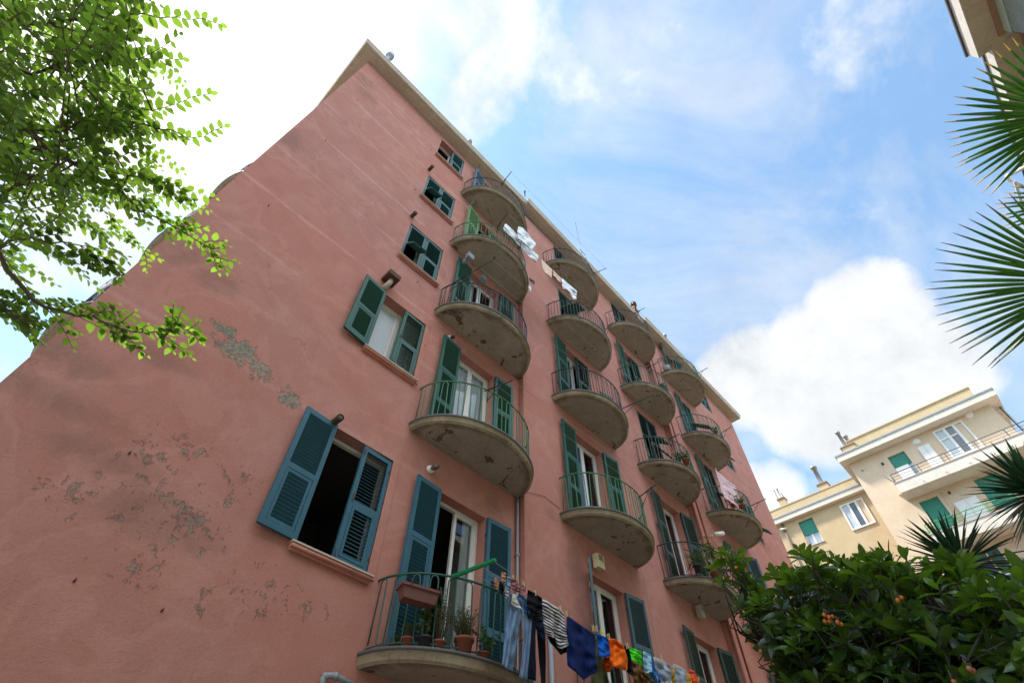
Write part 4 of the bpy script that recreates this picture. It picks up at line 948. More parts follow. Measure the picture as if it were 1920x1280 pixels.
# trough hooked inside the railing
o = thing('window_box', railpt(0, 0, .30), 'empty dusty pink planter trough hung on the lowest railing', 'planter')
p0 = at(752, 1095, .885 * U); p1 = at(820, 1098, .865 * U); p1.z = p0.z; m2 = MB(); d = (p1 - p0); L_ = d.length; u = d.normalized(); sd = Vector((u.y, -u.x, 0)) * -1
cc = (p0 + p1) / 2
def trough(m2, c, hl, wt, wb, h, th=.012):
    def ring(w_, z, k=0): return [c + u * (i * (hl - k)) + sd * (j * w_) + Vector((0, 0, z)) for i, j in ((-1, -1), (1, -1), (1, 1), (-1, 1))]
    R_ = [ring(wb, -h, .03), ring(wt, -.03, 0), ring(wt + .018, -.03, -.018), ring(wt + .018, 0, -.018), ring(wt - th, 0, th), ring(wb - th, -h + .02, .04)]
    o_ = len(m2.v); m2.v += [v for r_ in R_ for v in r_]
    for i in range(5):
        for j in range(4): m2.f.append([o_ + i * 4 + j, o_ + i * 4 + (j + 1) % 4, o_ + i * 4 + 4 + (j + 1) % 4, o_ + i * 4 + 4 + j]); m2.m.append(0); m2.sm.append(False)
    m2.f.append([o_ + 3, o_ + 2, o_ + 1, o_]); m2.m.append(0); m2.sm.append(False); m2.f.append([o_ + 20, o_ + 21, o_ + 22, o_ + 23]); m2.m.append(0); m2.sm.append(False)
trough(m2, cc, L_ / 2, .085, .07, .15); m2.build('trough', mat('dusty_pink_plastic', (.15, .055, .045), .7, noise_amt=.2), o)
m2 = MB(); 
for q in (p0.lerp(p1, .1), p0.lerp(p1, .9)): m2.tube([q + Vector((0, .09, .0)), q + Vector((0, -.13, .03)), q + Vector((0, -.14, -.04))], .006, 5)
m2.build('hook', IRON, o)
# plants on other balconies
potted('big red pot with arching palm-like leaves behind the loquat branches', onslab(1345, 1082, 1, ci=2), .18, .28, TERRA, 'blade', 130, .75, .25, 11, PALM)
potted('dark potted fern low in the corner of the balcony above the loquat', onslab(1310, 1070, 1, ci=2), .10, .16, BLACKPL, 'blade', 70, .35, .18, 12, HERB)
potted('hanging round green basket plant on the third column balcony', Vector(railpt(2, 2, .55)) + Vector((.02, .30, -.22)), .10, .13, DGIRON, 'leafy', 120, .18, .16, 13)
potted('flower pot with straggly stems at the right end of the third column balcony', onslab(1288, 868, 2, ci=2), .10, .14, TERRA, 'leafy', 180, .35, .22, 14)
potted('pale green spiky plant leaning over the railing at the third column', Vector(railpt(2, 2, .80)) + Vector((-.05, .10, -.35)), .09, .14, TERRA, 'blade', 60, .34, .14, 15, leaf_mat('lime_blade', (.10, .22, .04), (.22, .38, .08), (.2, .4, .05), .5, .3))
potted('drooping dark spiky plant on the high balcony of the third column', Vector(railpt(2, 3, .62)) + Vector((0, .14, -.30)), .10, .13, BLACKPL, 'blade', 120, .16, .16, 16, PALM)
potted('small leafy plant by the pink sheet', onslab(1392, 952, 2, ci=3), .09, .14, TERRA, 'leafy', 160, .30, .18, 17)
potted('small bright plant beside the one by the pink sheet', onslab(1376, 950, 2, ci=3), .08, .12, TERRA, 'blade', 60, .25, .12, 18, HERB)
potted('pot plant behind the dark railing of the fourth row at the right end', onslab(1345, 822, 3, ci=3), .09, .15, TERRA, 'leafy', 160, .45, .2, 19)
# folding chair and slatted table on the black railed balcony of the second column
def slat_furniture():
    cx, a, b, y0, zt = BAL[(1, 2)]
    o = thing('folding_chair', (cx + .62, y0 - .35, zt), 'dark slatted folding chair on the black railed balcony', 'chair'); org = Vector(o.location)
    m2 = MB(); 
    for k in range(6): m2.obox(org + Vector((-.17 + k * .07, 0, .45)), (.026, 0, 0), (0, .19, 0), (0, 0, .009))
    m2.build('seat', DGIRON, o)
    m2 = MB()
    for k in range(3): m2.obox(org + Vector((.25 + .02 * k, 0, .58 + .11 * k)), (.009, 0, .002), (0, .2, 0), (-.008, 0, .035))
    m2.build('backrest', DGIRON, o)
    for sy in (-1, 1):
        m2 = MB(); m2.tube([org + Vector((-.22, sy * .2, 0)), org + Vector((.30, sy * .2, .85))], .012, 6); m2.build('leg', DGIRON, o)
        m2 = MB(); m2.tube([org + Vector((.22, sy * .18, 0)), org + Vector((-.20, sy * .18, .46))], .012, 6); m2.build('leg', DGIRON, o)
    o = thing('folding_table', (cx + .25, y0 - .45, zt), 'dark slatted table folded against the black railing', 'table'); org = Vector(o.location)
    m2 = MB()
    for k in range(4): m2.obox(org + Vector((0, -.12, .45 + k * .085)), (.27, 0, .07), (0, .01, 0), (-.004, 0, .028))
    m2.build('tabletop', DGIRON, o)
    for sx in (-1, 1):
        m2 = MB(); m2.tube([org + Vector((sx * .2, -.1, 0)), org + Vector((sx * .16, -.1, .75))], .012, 6); m2.build('leg', DGIRON, o)
slat_furniture()
p = onslab(1250, 692, 4, ci=3); m2 = MB(); m2.lathe(p, [(0, 0), (.09, 0), (.13, .12), (.14, .13), (.12, .12), (.08, .02)], 20); tag(m2.build('bucket', mat('pale_blue_plastic', (.45, .55, .62), .4), origin=p), 'pale blue plastic basin on the topmost balcony at the right', 'bucket')

# ------------------------------------------------------------------ yellow building
YW = concrete('yellow_render', (0.52, 0.40, 0.245), (0.57, 0.44, 0.28), (0.50, 0.36, 0.18), .18, peel=False)
YP2 = concrete('peach_render', (0.66, 0.51, 0.37), (0.70, 0.55, 0.41), (0.52, 0.38, 0.24), .15, peel=False)
WF = concrete('white_fascia', (0.66, 0.60, 0.52), (0.74, 0.68, 0.60), (0.46, 0.40, 0.32), .25, peel=False)
ROLL = mat('green_roller_shutter', (0.03, 0.25, 0.17), .5, noise_amt=.15); ROLLB = mat('blue_grey_roller_shutter', (0.10, 0.22, 0.27), .5, noise_amt=.15); ROLLT = mat('dark_teal_roller_shutter', (0.03, 0.14, 0.15), .5)
XH, XO, XL, XLO = 29.4, 28.5, 31.65, 31.35
YB = thing('apartment_building', (XH, 0, 0), 'cream yellow apartment block with white balcony parapets and roller shutters', 'building')
RY = Vector((0, 0, 0)); zr = lambda r, X: r * X + 1.6
def ypart(name, m2, mt, label=None, parent=None):
    o = m2.build(name, mt, parent or YB)
    if label: o['label'] = label
    return o
# openings on the high plane: (y0,y1,z0,z1) with y0>y1
HZ1, HZ0 = zr(.620, XH), 0
hop = [(.029, .001, .553, .604), (-.052, -.098, .556, .614), (.029, .001, .452, .511), (-.054, -.085, .452, .514), (.010, -.022, .345, .414), (-.06, -.09, .345, .414)]
hop = [(a * XH, b * XH, zr(c, XH), zr(d, XH)) for a, b, c, d in hop]
lop = [(.218, .191, .506, .554), (.140, .113, .412, .463), (.218, .191, .412, .463)]
lop = [(a * XL, b * XL, zr(c, XL), zr(d, XL)) for a, b, c, d in lop]
def wall_x(m2, X, y0, y1, z0, z1, ops, dep=.22):
    ys = sorted({y0, y1, *[o_[0] for o_ in ops], *[o_[1] for o_ in ops]}); zs = sorted({z0, z1, *[o_[2] for o_ in ops], *[o_[3] for o_ in ops]})
    for i in range(len(ys) - 1):
        for j in range(len(zs) - 1):
            cy, cz = (ys[i] + ys[i + 1]) / 2, (zs[j] + zs[j + 1]) / 2
            if any(o_[1] < cy < o_[0] and o_[2] < cz < o_[3] for o_ in ops): continue
            m2.add([(X, ys[i], zs[j]), (X, ys[i + 1], zs[j]), (X, ys[i + 1], zs[j + 1]), (X, ys[i], zs[j + 1])], [(0, 1, 2, 3)])
    for (a, b, c, d) in ops:
        for q in ([(X, a, c), (X + dep, a, c), (X + dep, a, d), (X, a, d)], [(X, b, c), (X + dep, b, c), (X + dep, b, d), (X, b, d)], [(X, a, d), (X + dep, a, d), (X + dep, b, d), (X, b, d)], [(X, a, c), (X + dep, a, c), (X + dep, b, c), (X, b, c)]):
            m2.add(q, [(0, 1, 2, 3)])
ZLT = zr(.567, XLO); ZHT = 19.85
m2 = MB()
wall_x(m2, XL, 2.63, 16.0, 0, ZLT + .7, lop)
m2.box((XL + .25, 2.63, 0), (XL + 12, 16.0, ZLT + .2))
ypart('wall', m2, YW)
m2 = MB(); zsp = zr(.535, XO)
wall_x(m2, XH, -4.26, 2.63, zsp, ZHT, [o_ for o_ in hop if o_[2] > zsp]); wall_x(m2, XH, -14, 2.63, 0, zsp, [o_ for o_ in hop if o_[2] < zsp])
m2.box((XH + .25, -4.26, 0), (XH + 12, 2.60, ZHT)); m2.box((XH + .26, -14, 0), (XH + 12, -4.3, zsp))
m2.add([(XH, -4.26, zsp), (XH + 12, -4.26, zsp), (XH + 12, -4.26, ZHT), (XH, -4.26, ZHT)], [(0, 1, 2, 3)]); m2.add([(XH, 2.63, 0), (XH + 3, 2.63, 0), (XH + 3, 2.63, ZHT), (XH, 2.63, ZHT)], [(0, 1, 2, 3)])
ypart('wall', m2, YP2)
def slabx(m2, X0, X1, y0, y1, z0, z1, mi=0): m2.box((X0, y0, z0), (X1, y1, z1), mi)
# low roof edge and parapet
m2 = MB(); slabx(m2, XLO, XL + .6, 2.64, 16.3, ZLT, ZLT + .30); slabx(m2, XLO - .04, XLO + .2, 2.66, 16.35, ZLT + .30, ZLT + .37, 1); ypart('eaves', m2, [WF, ZINC])
m2 = MB(); slabx(m2, XL - .02, XL + .3, 2.70, 16.0, ZLT + .371, ZLT + 1.0); slabx(m2, XL - .05, XL + .33, 2.70, 16.0, ZLT + 1.0, ZLT + 1.06); ypart('parapet', m2, YW)
# high roof edge, wrapping the right hand corner
XE = 28.85; m2 = MB(); slabx(m2, XE, XH + 12, -4.72, 2.95, ZHT, ZHT + .34); slabx(m2, XE - .04, XH + 12, -4.77, 3.0, ZHT + .34, ZHT + .42, 1); ypart('eaves', m2, [WF, ZINC])
m2 = MB(); slabx(m2, XH + .1, XH + 9, -4.1, 2.1, ZHT + .421, ZHT + 1.35); slabx(m2, XH + .05, XH + 9, -4.15, 2.15, ZHT + 1.35, ZHT + 1.41); ypart('parapet', m2, YW)
m2 = MB(); slabx(m2, XH + 1.2, XH + 7, -1.6, 1.5, ZHT + 1.42, ZHT + 1.75); slabx(m2, XH + 1.0, XH + 7, -1.8, 1.75, ZHT + 1.75, ZHT + 1.87, 1); ypart('roof', m2, [mat('ochre_render', (.50, .28, .06), .9), ZINC])
def stack(px_, py_, X, w_, topz, caps):
    p = atx(px_, py_, X); m2 = MB(); m2.box((X, p.y - w_ / 2, topz), (X + w_, p.y + w_ / 2, p.z)); m2.box((X - .05, p.y - w_ / 2 - .05, p.z), (X + w_ + .05, p.y + w_ / 2 + .05, p.z + .07), 1)
    o = ypart('chimney', m2, [YW, mat('brick_coping', (.30, .16, .10), .9)])
    for (dy, h, r, mt) in caps:
        m3 = MB(); m3.lathe((X + w_ / 2, p.y + dy, p.z + .07), [(r, 0), (r, h * .9), (r * 1.45, h * .9), (r * 1.45, h), (0, h * 1.02)], 14); m3.build('flue', mt, o)
stack(1589, 836, XH, .7, ZHT + .2, [(.1, 1.25, .09, ZINC), (-.15, .8, .09, ZINC)])
stack(1541, 907, XL, .55, ZLT + .3, [(.02, 1.35, .13, ZINC)])
stack(1464, 935, XL, .40, ZLT + .3, [(0, .85, .045, WHITE), (.2, .8, .015, IRON), (-.15, .4, .015, IRON)])
# windows, doors and shutters of the yellow building
def roller(y0, y1, z0, z1, X, frac, mt):       # frac = closed share from the top
    org = None
    m2 = MB(); n = max(3, int((z1 - z0) * frac / .055)); h = (z1 - z0) * frac
    for k in range(n): za = z1 - h + k * h / n; m2.box((X + .10, y1, za + .004), (X + .13, y0, za + h / n - .004)); 
    m2.box((X + .115, y1, z1 - h), (X + .125, y0, z1))
    return m2
def ywin(y0, y1, z0, z1, X, frac, mt, leaves=2):
    m2 = MB(); t = .07
    m2.box((X + .14, y1, z0), (X + .20, y1 + t, z1)); m2.box((X + .14, y0 - t, z0), (X + .20, y0, z1)); m2.box((X + .14, y1 + t, z0), (X + .20, y0 - t, z0 + t)); m2.box((X + .14, y1 + t, z1 - t), (X + .20, y0 - t, z1))
    for k in range(1, leaves): y = y1 + (y0 - y1) * k / leaves; m2.box((X + .14, y - .05, z0 + t), (X + .20, y + .05, z1 - t))
    o = ypart('window', m2, WHITE)
    g = MB(); g.box((X + .16, y1 + t, z0 + t), (X + .17, y0 - t, z1 - t)); g.build('glass_pane', mat('pale_glass', (.42, .46, .50), .08, spec=1), o)
    if frac: roller(y0, y1, z0, z1, X, frac, mt).build('roller_shutter', mt, o)
    s = MB(); s.box((X - .05, y1 - .06, z0 - .04), (X + .14, y0 + .06, z0)); s.build('sill', MARBLE, o)
for (o_, fr_, mt_, X) in [(hop[0], .45, ROLL, XH), (hop[2], 1.0, ROLL, XH), (hop[3], 1.0, ROLL, XH), (hop[4], 1., ROLLT, XH), (hop[5], .8, ROLLT, XH), (lop[0], .55, ROLL, XL), (lop[1], 1., ROLLB, XL), (lop[2], 1., ROLLB, XL)]:
    ywin(*o_, X, fr_, mt_)
def slidewin(y0, y1, z0, z1, X, transom=False):
    m2 = MB(); t = .08; D0 = X - .07
    m2.box((D0, y1, z0), (X + .06, y1 + t, z1)); m2.box((D0, y0 - t, z0), (X + .06, y0, z1)); m2.box((D0, y1 + t, z1 - t), (X + .06, y0 - t, z1)); m2.box((D0, y1 + t, z0), (X + .06, y0 - t, z0 + t))
    for f in (.36, .68): y = y0 - (y0 - y1) * f; m2.box((D0 + .01, y - .06, z0 + t), (X + .05, y + .06, z1 - t))
    if transom: m2.box((D0 + .015, y0 - (y0 - y1) * .62, z1 - .62), (X + .045, y0 - t, z1 - .55))
    o = ypart('window', m2, WHITE)
    g = MB(); g.box((X - .01, y0 - (y0 - y1) * .34, z0 + t), (X + .01, y0 - t, z1 - t)); g.build('glass_pane', mat('frosted_glass', (.50, .55, .58), .2), o)
    g = MB(); g.box((X - .01, y0 - (y0 - y1) * .66, z0 + t), (X + .01, y0 - (y0 - y1) * .38, z1 - t)); g.build('glass_pane', mat('dark_glass', (.09, .10, .11), .06, spec=1), o)
    g = MB(); g.box((X - .005, y1 + t, z0 + t), (X + .012, y0 - (y0 - y1) * .70, z1 - t)); g.build('fly_screen', YP2, o)
slidewin(.140 * XL, .100 * XL, zr(.504, XL), zr(.553, XL), XL)
slidewin(hop[1][0], hop[1][1], hop[1][2], hop[1][3], XH, True)
def panel(y0, y1, z0, z1, X, name='wall_cupboard'):
    m2 = MB(); m2.box((X - .10, y1, z0), (X + .0, y0, z1)); m2.box((X - .11, (y0 + y1) / 2 - .005, z0 + .02), (X - .099, (y0 + y1) / 2 + .005, z1 - .02), 1); ypart(name, m2, [WHITE, ZINC])
panel(-.019 * XH, -.037 * XH, zr(.553, XH), zr(.597, XH), XH); panel(-.012 * XH, -.043 * XH, zr(.453, XH), zr(.489, XH), XH)
m2 = MB(); m2.box((XH - .06, .0285 * XH, zr(.553, XH)), (XH - .02, .008 * XH, zr(.578, XH))); ypart('door', m2, WHITE)
def ybal(ztop, zbot, y0, y1, railm, posts):
    m2 = MB(); m2.box((XO, y1, zbot + .0), (XH, y0, zbot + .14)); m2.box((XO, y1, zbot + .14), (XO + .14, y0, ztop)); m2.box((XO + .14, y0 - .14, zbot + .14), (XH, y0, ztop)); m2.box((XO - .03, y1, ztop), (XO + .17, y0 + .03, ztop + .04), 1)
    o = ypart('balcony', m2, [WF, MARBLE])
    m3 = MB(); X = XO + .06; zt = ztop + .04
    for k, h in enumerate((.16, .30, .48)): m3.tube([(X, y0 - .05, zt + h), (X, y1, zt + h)], .022 if k == 2 else .011, 6)
    y = y0 - .05
    while y > y1: m3.box((X - .02, y - .02, zt), (X + .02, y + .02, zt + .48)); y -= 1.25
    m3.tube([(X, y0 - .05, zt + .48), (XH, y0 - .05, zt + .48)], .02, 6); m3.tube([(X, y0 - .05, zt), (X - .05, y0 + .28, zt + .62)], .02, 5)
    m3.build('railing', railm, o)
    return o
ybal(zr(.555, XO), zr(.536, XO), .043 * XO, -14, mat('grey_blue_iron', (.08, .09, .11), .5), 1)
ybal(zr(.457, XO), zr(.437, XO), .043 * XO, -14, mat('bright_green_iron', (.03, .30, .12), .5), 1)
ybal(zr(.357, XO), zr(.337, XO), .043 * XO, -14, mat('pale_iron', (.4, .42, .44), .5), 1)
for (px_, py_) in [(1718, 827), (1816, 776)]:
    p = atx(px_, py_, XH - .05); m2 = MB(); m2.lathe((XH + .01, p.y, p.z), [(0, .10), (.10, .10), (.17, .05), (.19, 0)], 16, axis=(-1, 0, 0)); ypart('wall_lamp', m2, WHITE)
for (px_, py_, mt_) in [(1616, 879, CREAM), (1654, 868, BLACKPL), (1687, 926, CREAM), (1779, 922, RUST), (1863, 1033, RUST)]:
    p = atx(px_, py_, XH - .1); m2 = MB(); m2.lathe((XH + .01, p.y, p.z), [(.0, .16), (.045, .16), (.06, .11), (.06, 0)], 12, axis=(-1, 0, -.1)); ypart('vent_cap', m2, mt_)
m2 = MB(); q = atx(1486, 1010, XL); m2.tube([(XL - .06, q.y + .2, ZLT), (XL - .06, q.y + .2, 1)], .06, 8); ypart('drain_pipe', m2, mat('brown_pipe', (.16, .10, .08), .6))
m2 = MB(); q = atx(1470, 993, XL); m2.tube([(XL, q.y, q.z), (XL - .12, q.y, q.z)], .03, 8); m2.tube([(XL - .15, q.y + .15, q.z + .03), (XL - .15, q.y - .18, q.z - .04)], .055, 12); ypart('security_camera', m2, WHITE)
m2 = MB(); q = atx(1775, 950, XH); m2.tube([(XH - .03, -.006 * XH, zr(.53, XO)), (XH - .03, -.006 * XH, zr(.455, XO))], .035, 8); m2.tube([(XH - .03, -.006 * XH, zr(.43, XO)), (XH - .03, -.006 * XH, zr(.355, XO))], .035, 8); ypart('drain_pipe', m2, YP2)
m2 = MB(); m2.tube([(XH + .6, -4.6, zsp + .1), (XH + .6, -4.6, ZHT)], .06, 8); ypart('post', m2, ZINC)
for (y, z) in [(.1, 0), (-.9, 0), (-1.9, 0), (-2.9, 0), (-3.6, 0)]:
    m2 = MB(); m2.tube([(XO - .0, y, zr(.541, XO)), (XO - .07, y, zr(.540, XO))], .018, 6); ypart('drain_spout', m2, RUST)

# ------------------------------------------------------------------ the building behind, upper right
GB = thing('apartment_building', (0, -6.4, 0), 'grey green rough rendered block whose wide cream eaves enter the top right corner', 'building')
GRN = concrete('rough_green_render', (0.30, 0.33, 0.27), (0.38, 0.40, 0.33), (0.16, 0.17, 0.13), .5, peel=False)
nt = GRN.node_tree
for n_ in nt.nodes:
    if n_.type == 'BUMP': n_.inputs['Distance'].default_value = .05; n_.inputs['Strength'].default_value = 1.0
SMG = mat('smooth_green_band', (0.42, 0.52, 0.43), .85, noise_amt=.08)
CRM = concrete('cream_soffit', (0.60, 0.50, 0.35), (0.66, 0.57, 0.42), (0.36, 0.28, 0.17), .25, peel=False)
BRS = mat('brown_moulding', (0.38, 0.24, 0.16), .85)
SZ = 14.6; yo1, yo2, yw1, yw2 = -5.87, -6.12, -6.38, -6.72; xs1, xs2 = 8.69, 8.39
m2 = MB(); m2.box((-12, yw1 - 11, 0), (xs2, yw1, SZ)); m2.box((xs2, yw2 - 11, 0), (23, yw2, SZ - .002)); m2.build('wall', GRN, GB)
m2 = MB(); m2.box((-12, yw1 + .001, SZ - .32), (xs2 + .004, yw1 + .02, SZ - .02)); m2.box((xs2 - .01, yw2 + .0, SZ - .32), (xs2 + .02, yw1 + .018, SZ - .02)); m2.box((xs2 + .021, yw2 + .001, SZ - .32), (23, yw2 + .02, SZ - .02)); m2.build('render_band', SMG, GB)
m2 = MB(); m2.box((-12, yw1 - 2, SZ), (xs1, yo1, SZ + .36)); m2.box((xs1, yw2 - 2, SZ + .0), (23, yo2, SZ + .33)); m2.box((-12, yw1 - 2, SZ + .36), (xs1 + .03, yo1 + .04, SZ + .41), 1); m2.box((xs1 + .03, yw2 - 2, SZ + .33), (23, yo2 + .03, SZ + .38), 1)
m2.build('eaves', [WF, SLATE, CRM], GB)
m2 = MB(); m2.box((-12, yw1, SZ - .014), (xs1 - .012, yo1 - .012, SZ - .002)); m2.box((xs1 - .012, yw2, SZ - .014), (23, yo2 - .012, SZ - .002)); m2.build('soffit', CRM, GB)
m2 = MB(); m2.box((-12, yw1 + .001, SZ - .10), (xs2 + .10, yw1 + .10, SZ - .016)); m2.box((xs2 + .10, yw2, SZ - .09), (23, yw2 + .09, SZ - .016)); m2.build('moulding', BRS, GB)
m2 = MB(); m2.tube([(xs1 - .10, yo1 - .10, SZ - .02), (xs1 - .10, yw1 + .25, SZ - .02)], .012, 6); m2.build('drip_strip', CRM, GB)
p = at(1888, 330, -6.0); q = at(1925, 352, -6.3); m2 = MB(); m2.tube([at(1925, 312, -6.0), p, at(1892, 338, -6.1), q], .05, 8); m2.tube([at(1903, 340, -6.1), at(1922, 402, -6.1)], .04, 8); m2.build('awning_arm', WHITE, GB)
for k in range(5):
    z = 12.0 - 3 * k * .95
    for xw in (-6, -1.5, 3.2, 6.2):
        m2 = MB(); m2.box((xw, yw1 - .02, z - 1.4), (xw + 1.1, yw1 + .025, z)); m2.box((xw - .08, yw1, z - 1.5), (xw + 1.18, yw1 + .12, z - 1.402), 1); m2.build('window', [DKGREEN, MARBLE], GB)

# ------------------------------------------------------------------ elm at the left
rnd = random.Random(5)
def rv(s=1): return Vector((rnd.gauss(0, s), rnd.gauss(0, s), rnd.gauss(0, s)))
EB = Vector((-3.3, 3.0, 0))
ET = thing('elm_tree', EB, 'backlit green elm whose leafy branches reach in from the left edge', 'tree')
trunk = [EB, EB + Vector((.1, .0, 1.2)), EB + Vector((.15, -.05, 2.4)), EB + Vector((.3, -.15, 3.4)), EB + Vector((.5, -.3, 4.6)), EB + Vector((.7, -.4, 6.0))]
m2 = MB(); m2.tube(trunk, [.20, .17, .15, .12, .09, .05], 14); m2.build('trunk', BARK, ET)
limbs = [([(-300, 330, 3.7), (-100, 440, 3.6), (0, 475, 3.5), (60, 560, 3.35), (145, 592, 3.25), (215, 612, 3.15), (292, 622, 3.05), (352, 618, 3.0)], .018),
         ([(-350, 100, 4.4), (-100, 180, 4.2), (60, 250, 4.1), (180, 335, 3.9), (262, 395, 3.8), (340, 432, 3.7), (412, 484, 3.6)], .022),
         ([(-300, 260, 4.4), (-60, 288, 4.3), (80, 282, 4.2), (180, 245, 4.2), (270, 232, 4.1), (350, 258, 4.0), (420, 238, 3.9)], .018),
         ([(-300, 0, 4.6), (-80, 60, 4.5), (40, 45, 4.4), (180, 36, 4.3), (240, 27, 4.3), (330, 32, 4.2), (412, 46, 4.1)], .018),
         ([(-200, 350, 3.9), (-60, 230, 4.2), (110, 248, 4.1), (175, 215, 4.0), (285, 208, 3.9), (395, 176, 3.9)], .014),
         ([(-150, 60, 4.4), (60, 140, 4.3), (150, 115, 4.2), (195, 97, 4.1), (260, 112, 4.1), (342, 112, 4.0)], .014),
         ([(-200, 430, 3.5), (-60, 400, 3.5), (60, 330, 3.6), (130, 300, 3.6), (240, 330, 3.6), (330, 345, 3.6)], .012),
         ([(-60, 470, 3.4), (60, 445, 3.4), (150, 460, 3.4), (196, 482, 3.4)], .010), ([(-120, 560, 3.4), (-20, 560, 3.4), (14, 590, 3.3), (30, 585, 3.3)], .008),
         ([(-200, 170, 5.0), (0, 120, 5.2), (140, 180, 5.3), (250, 160, 5.3)], .014), ([(-150, 380, 4.8), (40, 340, 5.0), (160, 370, 5.1), (270, 470, 5.0)], .014)]
lb = MB(); LP = []
for pl, r in limbs:
    P_ = [atd(*q) for q in pl]; zc_ = min(max(P_[0].z - .6, 2.0), 5.5)
    k = min(range(len(trunk)), key=lambda i: abs(trunk[i].z - zc_)); st = trunk[k]
    fine_ = [st, st.lerp(P_[0], .5) + Vector((0, 0, .15))]
    for i in range(len(P_) - 1):
        for t in (0, .34, .67): fine_.append(P_[i].lerp(P_[i + 1], t) + (rv(.012) if t else Vector()))
    fine_.append(P_[-1]); n_ = len(fine_)
    lb.tube(fine_, [max(.0022, (r * 1.9 if i < 2 else r) * (1 - i / n_) ** 1.1) for i in range(n_)], 6)
    LP.append(fine_[2:])
lv = MB(); lv.tone = []
def spray(base, d, ln, size=.062, tone0=None, seedt=0):
    """an elm twig: alternate pointed leaves in one nearly level plane"""
    d = d.normalized(); upn = (Vector((0, 0, 1)) + rv(.20)).normalized(); sd = d.cross(upn).normalized(); n_ = max(4, int(ln / (size * .52))); pts = []
    curve = rnd.uniform(-.22, .22); tn = rnd.random() if tone0 is None else tone0
    for i in range(n_ + 1):
        t = i / n_; p = base + d * (ln * t) + sd * (curve * ln * t * t) - Vector((0, 0, .10 * ln * t * t)); pts.append(p)
        if i == 0: continue
        s_ = 1 if i % 2 else -1; sz = size * (1.15 - .55 * abs(t - .45)) * rnd.uniform(.82, 1.12) * (.62 if i == n_ else 1)
        ld = (d * .55 + sd * s_ * .95 + Vector((0, 0, -.12)) + rv(.10)) if i < n_ else d + rv(.1)
        leaf(lv, p, ld, (upn + rv(.12)).normalized(), sz, sz * .60, .16, .12, 4, min(1, max(0, tn + rnd.uniform(-.2, .2) + (.25 if t > .85 else 0))))
    lb.tube(pts, [.0028 * (1 - .6 * i / n_) for i in range(n_ + 1)], 4, cap=False)
RIGHT = Vector((RX.x, RX.y, 0)).normalized(); BACK = Vector((FW.x, FW.y, 0)).normalized()
def along(pl, size, f0, tone):
    """alternate leaves set straight on the end of a limb"""
    n_ = len(pl); pts = pl[int(n_ * f0):]; s_ = 1; acc = 0; tot = sum((b - a).length for a, b in zip(pts, pts[1:])); run = 0
    for a, b in zip(pts, pts[1:]):
        L_ = (b - a).length; d = (b - a).normalized(); t = -acc
        while t < L_:
            if t >= 0:
                fr_ = (run + t) / tot; p = a + d * t; upn = (Vector((0, 0, 1)) + rv(.10)).normalized(); sd = d.cross(upn).normalized(); sz = size * (1.12 - .50 * fr_ ** 2) * rnd.uniform(.88, 1.1)
                leaf(lv, p, d * .62 + sd * s_ * .9 + Vector((0, 0, -.08)) + rv(.06), (upn + rv(.10)).normalized(), sz, sz * .60, .14, .10, 5, min(1, tone + .35 * fr_ + rnd.uniform(-.15, .15))); s_ = -s_
            t += size * .50 * (1.1 - .4 * (run + max(0, t)) / tot)
        acc = 0; run += L_
    leaf(lv, pts[-1], pts[-1] - pts[-2], Vector((0, 0, 1)), size * .6, size * .36, .14, .1, 4, 1.0)
for li, pl in enumerate(LP):
    n_ = len(pl)
    for i in range(1, n_):
        t = i / n_; q = px_of(pl[i])
        if li in (2, 3, 4, 5) and t > .60: continue
        for k in range(2 if li != 0 else 3):
            if li == 0 and (q[0] < 125 or 245 < q[0] < 285) and rnd.random() < .75: continue
            dd = (pl[min(i + 1, n_ - 1)] - pl[i - 1]); dd.z *= .3; dd.normalize(); s_ = rnd.choice((-1, 1))
            side = Vector((-dd.y, dd.x, 0)) * s_
            spray(pl[i], dd * rnd.uniform(.6, 1) + side * rnd.uniform(.3, .9), rnd.uniform(.12, .26) * (1.15 - .55 * t), rnd.uniform(.044, .058))
    if li in (2, 3, 4, 5): along(pl, .080, .45, .4)
    else: along(pl, .056, .72, .6)
    if li in (2, 4): spray(pl[-7], (pl[-4] - pl[-7]) + Vector((.1, -.12, -.1)), .30, .056, .6)
